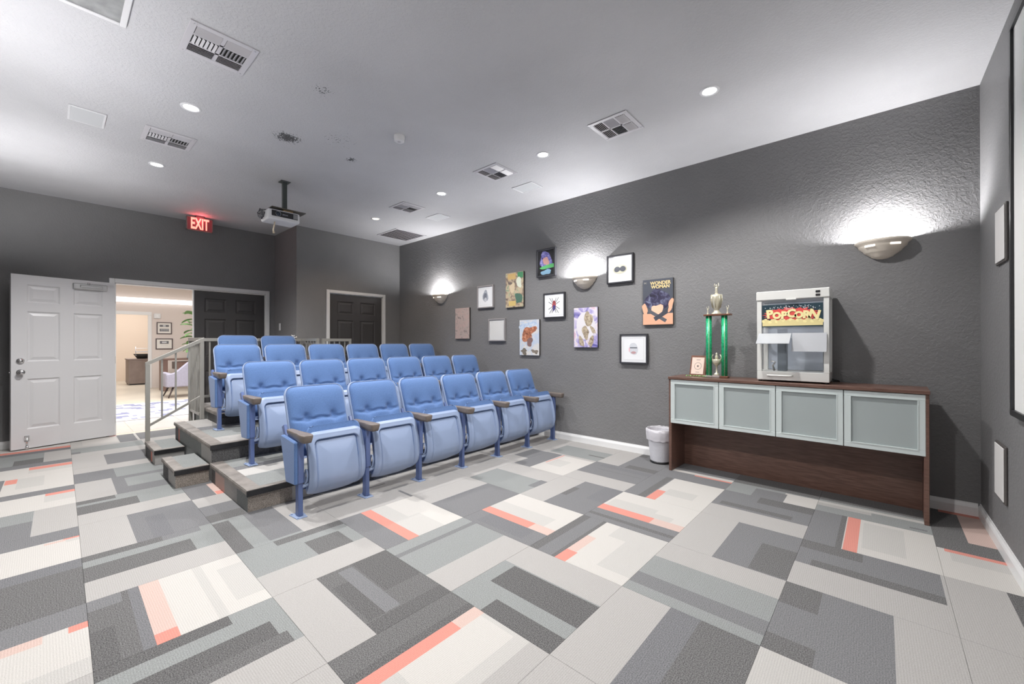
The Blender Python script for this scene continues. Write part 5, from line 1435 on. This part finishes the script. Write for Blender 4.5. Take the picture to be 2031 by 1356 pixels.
bmesh.ops.transform(q.bm, matrix=M, verts=q.bm.verts); q.build('seal_print', None, pl)['kind'] = 'stuff'
q = MB(); q.box(-0.01, 0.01, -0.075, -0.02, 0.0, 0.012, bev=0.002); q.build('easel_foot', M_WAL, pl)
q = MB(); rnd = random.Random(9)
for i in range(26):
    x = -0.07+0.17*i/25+rnd.uniform(-.008, .008); y = 0.03+rnd.uniform(-.022, .022)
    q.lathe([(0, -.006), (.006, 0), (0, .006)], c=(x, y, 0.0065+rnd.uniform(0, .006)), n=6)
o = q.build('bead_string', mat('lime_beads', rgb(150, 210, 130), 0.3), None, (1.255, -4.10, CT+0.001)); tag(o, 'pale green beads lying in front of the walnut plaque', 'beads')
# ------------------------------------------------------------------ waste bin
wb = thing('waste_bin', 'wire mesh waste bin with a translucent white liner', 'bin', (1.655, -4.18, 0.0))
prof = [(0.0, 0.004), (0.095, 0.004), (0.098, 0.012), (0.128, 0.315), (0.132, 0.33)]
q = MB(); q.lathe([(0.0, 0.0), (0.100, 0.0), (0.104, 0.006), (0.104, 0.022), (0.098, 0.024)], n=32); q.build('base_ring', M_BLACK, wb)
q = MB(); q.lathe([(0.098, 0.012), (0.129, 0.320)], n=40); q.lathe([(0.095, 0.012), (0.126, 0.320)], n=40)
q.build('mesh_body', mat('grey_wire_mesh', rgb(208, 208, 214), 0.45, 0.1, noise=(150, .08)), wb)
q = MB()
for i in range(0): pass
rnd = random.Random(5); wob = [rnd.uniform(-1, 1) for _ in range(48)]
def lin_f(a, b_):
    i = int(a*48) % 48; wv = wob[i]
    # from inside up and over the rim, down outside
    P = [(0.108, 0.22), (0.124, 0.31), (0.133, 0.345), (0.141, 0.340), (0.140, 0.29), (0.134, 0.235)]
    k = b_*5; i0 = min(int(k), 4); f = k-i0; r = P[i0][0]+(P[i0+1][0]-P[i0][0])*f; z = P[i0][1]+(P[i0+1][1]-P[i0][1])*f
    r += 0.0035*wv*(1 if b_ > .3 else .4); z += 0.006*wob[(i*7) % 48]*(1 if b_ > .9 or .3 < b_ < .6 else 0)
    t_ = 2*PI*a; return Vector((r*math.cos(t_), r*math.sin(t_), z))
q.grid(lin_f, 48, 10, None)
q.build('liner', mat('white_liner', rgb(222, 220, 226), 0.35, trans=0.15, bump=(30, .3, .004)), wb, weld=True)
q = MB(); q.tube([(0.134*math.cos(2*PI*i/32), 0.134*math.sin(2*PI*i/32), 0.343) for i in range(32)], 0.004, 6, closed=True); q.build('rim', mat('rim_white', rgb(226, 224, 228), .4), wb)
# ------------------------------------------------------------------ outlet and sprig by the corner
t = thing('wall_outlet', 'white light switch plate on the narrow side wall', 'switch', (7.36, YN, 1.50))
q = MB(); q.box(-0.036, 0.036, 0.001, 0.007, -0.058, 0.058, bev=0.002); q.build('plate', M_TRIM, t)
for z in (-0.022, 0.022):
    q = MB(); q.box(-0.014, 0.014, 0.007, 0.010, z-0.014, z+0.014, bev=0.002); q.build('rocker', M_WHITEP, t)
t = thing('silver_bow', 'crumpled silver foil ornament on the back railing', 'ornament', (6.61, -2.45, H3+0.008+0.847))
q = MB(); rnd = random.Random(12)
for i in range(16):
    a = rnd.uniform(0, 2*PI); e = rnd.uniform(0.1, 1.4); L_ = rnd.uniform(.03, .06)
    d = Vector((math.cos(a)*math.cos(e), math.sin(a)*math.cos(e), math.sin(e)))
    q.tube([(0, 0, 0.008), tuple(d*L_*0.6+Vector((0, 0, .012))), tuple(d*L_+Vector((rnd.uniform(-.015, .015), rnd.uniform(-.015, .015), .012)))], [0.006, 0.012, 0.003], 5)
q.build('foil_loops', mat('silver_foil', (.85, .85, .85, 1), .25, .6), t)

# ------------------------------------------------------------------ lobby beyond the doorway
M_LW = mat('cream_lobby_wall', rgb(218, 207, 201), 0.7); M_LF = mat('beige_lobby_tile', rgb(206, 196, 180), 0.35, noise=(1.5, .06)); M_LC = mat('lobby_ceiling_white', rgb(236, 230, 220), 0.8)
LX = 14.92
q = MB(); q.box(XB+0.12, 18.6, -5.2, 2.6, -0.12, -0.004); fl_l = struct(q.build('lobby_floor', M_LF), 'pale tiled lobby floor')
q = MB(); q.box(XB+0.0, XB+0.121, DY0, DY1, -0.007, -0.0005); struct(q.build('threshold', M_LF), 'pale door threshold')
M_TILE = mat('pale_floor_tile', rgb(206, 200, 195), 0.25, noise=(2, .04))
for i in range(3):
    for j in range(5):
        x0, y0 = XB+0.125+i*0.61, -2.60+j*0.61
        q = MB(); q.box(x0+0.003, x0+0.607, y0+0.003, y0+0.607, -0.004, 0.0); q.build('floor_tile', M_TILE, fl_l)
wall('lobby_wall_far', [(LX, LX+0.12, -5.2, -1.84, -0.004, 2.95), (LX, LX+0.12, -0.95, 2.6, -0.004, 2.95), (LX, LX+0.12, -1.84, -0.95, 2.02, 2.95)], 'cream lobby wall with the framed certificates', M_LW)
wall('lobby_wall_side', [(XB+0.12, 18.6, -5.32, -5.2, -0.004, 2.95)], 'cream lobby side wall', M_LW)
wall('lobby_wall_near', [(XB+0.121, XB+0.16, -5.2, YN-0.2, -0.004, 2.95)], 'cream lobby wall behind the theatre', M_LW)
wall('lobby_wall_other', [(XB+0.12, 18.6, 2.6, 2.72, -0.004, 2.95)], 'cream lobby wall on the left', M_LW)
wall('lobby_wall_end', [(18.5, 18.6, -5.2, 2.6, -0.004, 2.95)], 'warm cream wall of the room past the lobby', mat('peach_wall', rgb(232, 214, 196), .7))
q = MB(); q.box(XB+0.12, 18.6, -5.2, 2.6, 2.95, 3.05); struct(q.build('lobby_ceiling', M_LC), 'white lobby ceiling')
q = MB()
for (a, b_) in ((-1.86, -1.78), (-0.99, -0.91)): q.box(LX-0.02, LX, a, b_, -0.003, 1.998, bev=0.004)
q.box(LX-0.02, LX, -1.86, -0.91, 2.0, 2.09, bev=0.004); struct(q.build('lobby_door_casing', M_TRIM), 'white casing of the lobby inner doorway')
q = MB(); q.box(LX-0.10, LX-0.002, -5.1, 2.5, 2.335, 2.455); struct(q.build('trim_3', mat('lit_cove', (1, 1, 1, 1), .5, emit=((1, .98, .96, 1), 1.25))), 'lit cove strip high on the lobby wall')
def lobby_light(x, y, p, sz):
    L_ = bpy.data.lights.new('lobby_light', 'AREA'); L_.energy = p; L_.shape = 'RECTANGLE'; L_.size = sz; L_.size_y = sz; L_.color = (1, .99, .985)
    lo = bpy.data.objects.new('lobby_light', L_); COL.objects.link(lo); lo.location = (x, y, 2.93)
lobby_light(9.3, -1.2, LOBBY_W*0.48, 1.6); lobby_light(11.6, -1.6, LOBBY_W*0.32, 2.0); lobby_light(16.6, -1.6, LOBBY_W*0.28, 1.6)
# rug
rg = thing('patterned_rug', 'white rug with broken navy blue pattern in the lobby', 'rug', (10.1, -1.5, 0.0005))
q = MB(); q.box(-1.20, 1.15, -1.5, 1.3, 0, 0.008, bev=0.002); q.build('pile', mat('rug_white', rgb(206, 205, 212), .95), rg)
q = MB(); rnd = random.Random(8); nv = cm(128, 132, 164)
for i in range(110):
    x, y = rnd.uniform(-1.1, 1.0), rnd.uniform(-1.4, 1.2); 
    if abs(x+0.05) < 0.10: continue
    w_, l_ = rnd.uniform(.05, .12), rnd.uniform(.03, .09)
    zr = .0083+i*.00001
    q.poly([(x-w_, y-l_, zr), (x+w_*rnd.uniform(.6, 1.2), y-l_*.9, zr), (x+w_, y+l_, zr), (x-w_*.8, y+l_*.8, zr)], nv)
q.build('pattern', None, rg)['kind'] = 'stuff'
# desk cabinet in the far room
dc = thing('desk_pedestal', 'grey wood cabinet seen through the inner doorway', 'cabinet', (16.75, -1.95, 0))
M_GWOOD = mat('grey_wood', rgb(140, 126, 120), .5, noise=(6, .1))
q = MB(); q.box(-0.35, 0.35, -0.45, 0.42, 0.03, 0.74, bev=0.005); q.build('body', M_GWOOD, dc)
q = MB(); q.box(-0.37, 0.37, -0.47, 0.44, 0.74, 0.77, bev=0.004); q.build('top', M_GWOOD, dc)
q = MB(); q.box(-0.33, 0.33, -0.42, 0.40, 0, 0.03); q.build('plinth', M_BLACK, dc)
pr_ = thing('desk_tray', 'dark bowl shaped basket with a clear stand of papers on the grey cabinet', 'basket', (16.55, -1.85, 0.771))
q = MB(); q.lathe([(0.0, 0.0), (0.12, 0.0), (0.20, 0.13), (0.205, 0.14), (0.19, 0.14), (0.11, 0.015)], n=20); q.build('bowl', M_BLACK, pr_)
q = MB(); q.box(-0.12, 0.12, -0.17, 0.15, 0.10, 0.13, bev=.002); q.box(-0.12, 0.12, -0.17, 0.15, 0.19, 0.215, bev=.002); q.box(-0.12, 0.12, -0.17, 0.15, 0.30, 0.31, bev=.002)
for a in (-1, 1): q.cyl((-.1, a*.16, .10), (-.1, a*.16, .36), .008)
q.build('paper_stand', mat('paper_white', rgb(226, 228, 234), .6), pr_)
# armchair
ac = thing('armchair', 'lavender grey lobby armchair on tapered legs', 'chair', (12.15, -2.12, 0.001))
M_LAV = mat('lavender_upholstery', rgb(166, 163, 178), .8, noise=(30, .05))
q = MB(); q.box(-0.28, 0.28, -0.33, 0.30, 0.24, 0.46, bev=.03, seg=2); q.build('seat', M_LAV, ac)
q = MB(); q.prism([(-0.33, 0.26), (0.30, 0.26), (0.36, 0.55), (0.36, 0.56), (0.10, 0.60), (-0.12, 0.83), (-0.33, 0.84)], 'x', 0.22, 0.32, bev=.02) if False else None
q.prism([(-0.42, 0.24), (0.40, 0.24), (0.40, 0.54), (0.26, 0.56), (0.02, 0.80), (-0.42, 0.82)], 'x', -0.36, -0.27, bev=.02); q.build('backrest', M_LAV, ac)
for a in (-1, 1):
    q = MB(); q.box(-0.30, 0.30, (0.31 if a > 0 else -0.41), (0.41 if a > 0 else -0.31), 0.24, 0.56, bev=.025, seg=2); q.build('arm', M_LAV, ac)
    for b_ in (-1, 1):
        q = MB(); q.cyl((b_*0.25, a*0.26, 0.25), (b_*0.31, a*0.36, 0), .022, .012, n=10); q.build('leg', mat('dark_leg', rgb(84, 74, 74), .4), ac)
# console table, lamp
ct = thing('console_table', 'brown wood console table behind the lobby armchair', 'table', (13.9, -2.35, 0))
M_BRW = mat('brown_wood', rgb(116, 92, 84), .4, noise=(5, .15))
q = MB(); q.box(-0.25, 0.25, -0.60, 0.45, 0.79, 0.83, bev=.003); q.build('top', M_BRW, ct)
q = MB(); q.box(-0.24, 0.24, 0.33, 0.44, 0, 0.79); q.build('leg_panel', M_BRW, ct)
q = MB(); q.box(-0.24, 0.24, -0.59, -0.48, 0, 0.79); q.build('leg_panel', M_BRW, ct)
q = MB(); q.box(-0.22, 0.22, -0.48, 0.18, 0.55, 0.74, bev=.003); q.build('drawer', M_BRW, ct)
lp = thing('striped_vase', 'light blue ribbed vase on the console table', 'vase', (13.9, -2.62, 0.831))
q = MB(); pf = []
for i in range(22):
    z = i*0.016; pf.append((0.17-0.05*(i/21)+(0.006 if i % 2 else 0), z))
q.lathe([(0, 0)]+pf+[(0.06, 0.35), (0.05, 0.37), (0.045, .34)], n=24); q.build('body', mat('pale_blue_ceramic', rgb(176, 200, 214), .3), lp)
# plant
pt = thing('potted_fiddle_plant', 'tall green broad leaved plant at the edge of the lobby doorway', 'plant', (13.2, -2.50, 0))
q = MB(); q.lathe([(0, 0), (.14, 0), (.18, .35), (.16, .35), (.15, .30), (0, .30)], n=24); q.build('pot', M_WHITEP, pt)
q = MB(); q.tube([(0, 0, .30), (.02, .01, .8), (-.01, .03, 1.3), (.0, .02, 2.0)], [.018, .014, .011, .006], 8); q.build('stem', mat('plant_stem', rgb(110, 96, 70), .7), pt)
q0 = MB()
def leaf_f(a, b_):
    L_, W_ = 0.26, 0.085
    x = b_*L_; wv = W_*math.sin(PI*min(1, b_*0.96+0.02))**0.7; y = (2*a-1)*wv
    return Vector((x, y, -0.10*b_*b_+0.02*abs(2*a-1)))
q0.grid(leaf_f, 4, 8, None)
lf = q0.build('leaf', mat('plant_leaf', rgb(122, 160, 104), .45), pt)
rnd = random.Random(3)
poss = []
for i in range(30):
    z = 1.0+1.02*i/29; a = i*2.4
    o = lf if i == 0 else lf.copy()
    if i: COL.objects.link(o)
    o.location = (0.012*math.cos(a), 0.02+0.012*math.sin(a), z); o.rotation_euler = (rnd.uniform(-.4, .4), rnd.uniform(-.6, .1), a)
# certificates
def cert(yc, zc, w_, h_, label, two):
    t = thing('framed_certificate', label, 'picture', (LX, yc, zc), group='certificates on the lobby wall')
    q = MB(); fw = .022
    q.box(-.03, -.002, -w_/2, w_/2, h_/2-fw, h_/2); q.box(-.03, -.002, -w_/2, w_/2, -h_/2, -h_/2+fw); q.box(-.03, -.002, -w_/2, -w_/2+fw, -h_/2+fw, h_/2-fw); q.box(-.03, -.002, w_/2-fw, w_/2, -h_/2+fw, h_/2-fw)
    q.build('frame', mat('dark_cert_frame', rgb(86, 74, 76), .4), t)
    q = MB(); q.box(-.018, -.002, -w_/2+fw, w_/2-fw, -h_/2+fw, h_/2-fw); q.build('paper', mat('cert_paper', rgb(226, 222, 216), .6), t)
    q = MB(); g = cm(108, 108, 112); lg = cm(196, 198, 200)
    def r(y0, y1, z0, z1, m_, x=-.0185): q.poly([(x, y0, z0), (x, y1, z0), (x, y1, z1), (x, y0, z1)], m_)
    if two:
        r(-.10, .10, .035, .095, g); r(-.10, .10, -.095, -.015, g)
        r(-.03, .03, .045, .085, lg, -.019)
        for i in range(5): r(-.085+i*.034, -.062+i*.034, -.045, -.030, lg, -.019); r(-.085+i*.034, -.062+i*.034, -.080, -.065, lg, -.019)
    else:
        r(-.095, .095, .0, .08, g); r(-.05, .05, .02, .065, lg, -.019); r(-.08, .08, -.055, -.045, lg)
    q.build('print', None, t)
cert(-2.126, 1.653, 0.33, 0.33, 'upper framed certificate on the cream lobby wall', True)
cert(-2.126, 1.214, 0.37, 0.30, 'lower framed certificate on the cream lobby wall', False)
t = thing('wall_alarm', 'white rounded strobe box beside the lobby inner doorway', 'alarm', (LX, -1.975, 1.985))
q = MB(); q.box(-.05, -.002, -.075, .075, -.07, .07, bev=.015, seg=2); q.build('housing', M_WHITEP, t)
q = MB(); q.box(-.058, -.05, -.025, .025, -.03, .03, bev=.003); q.build('strobe_lens', M_MAT, t)
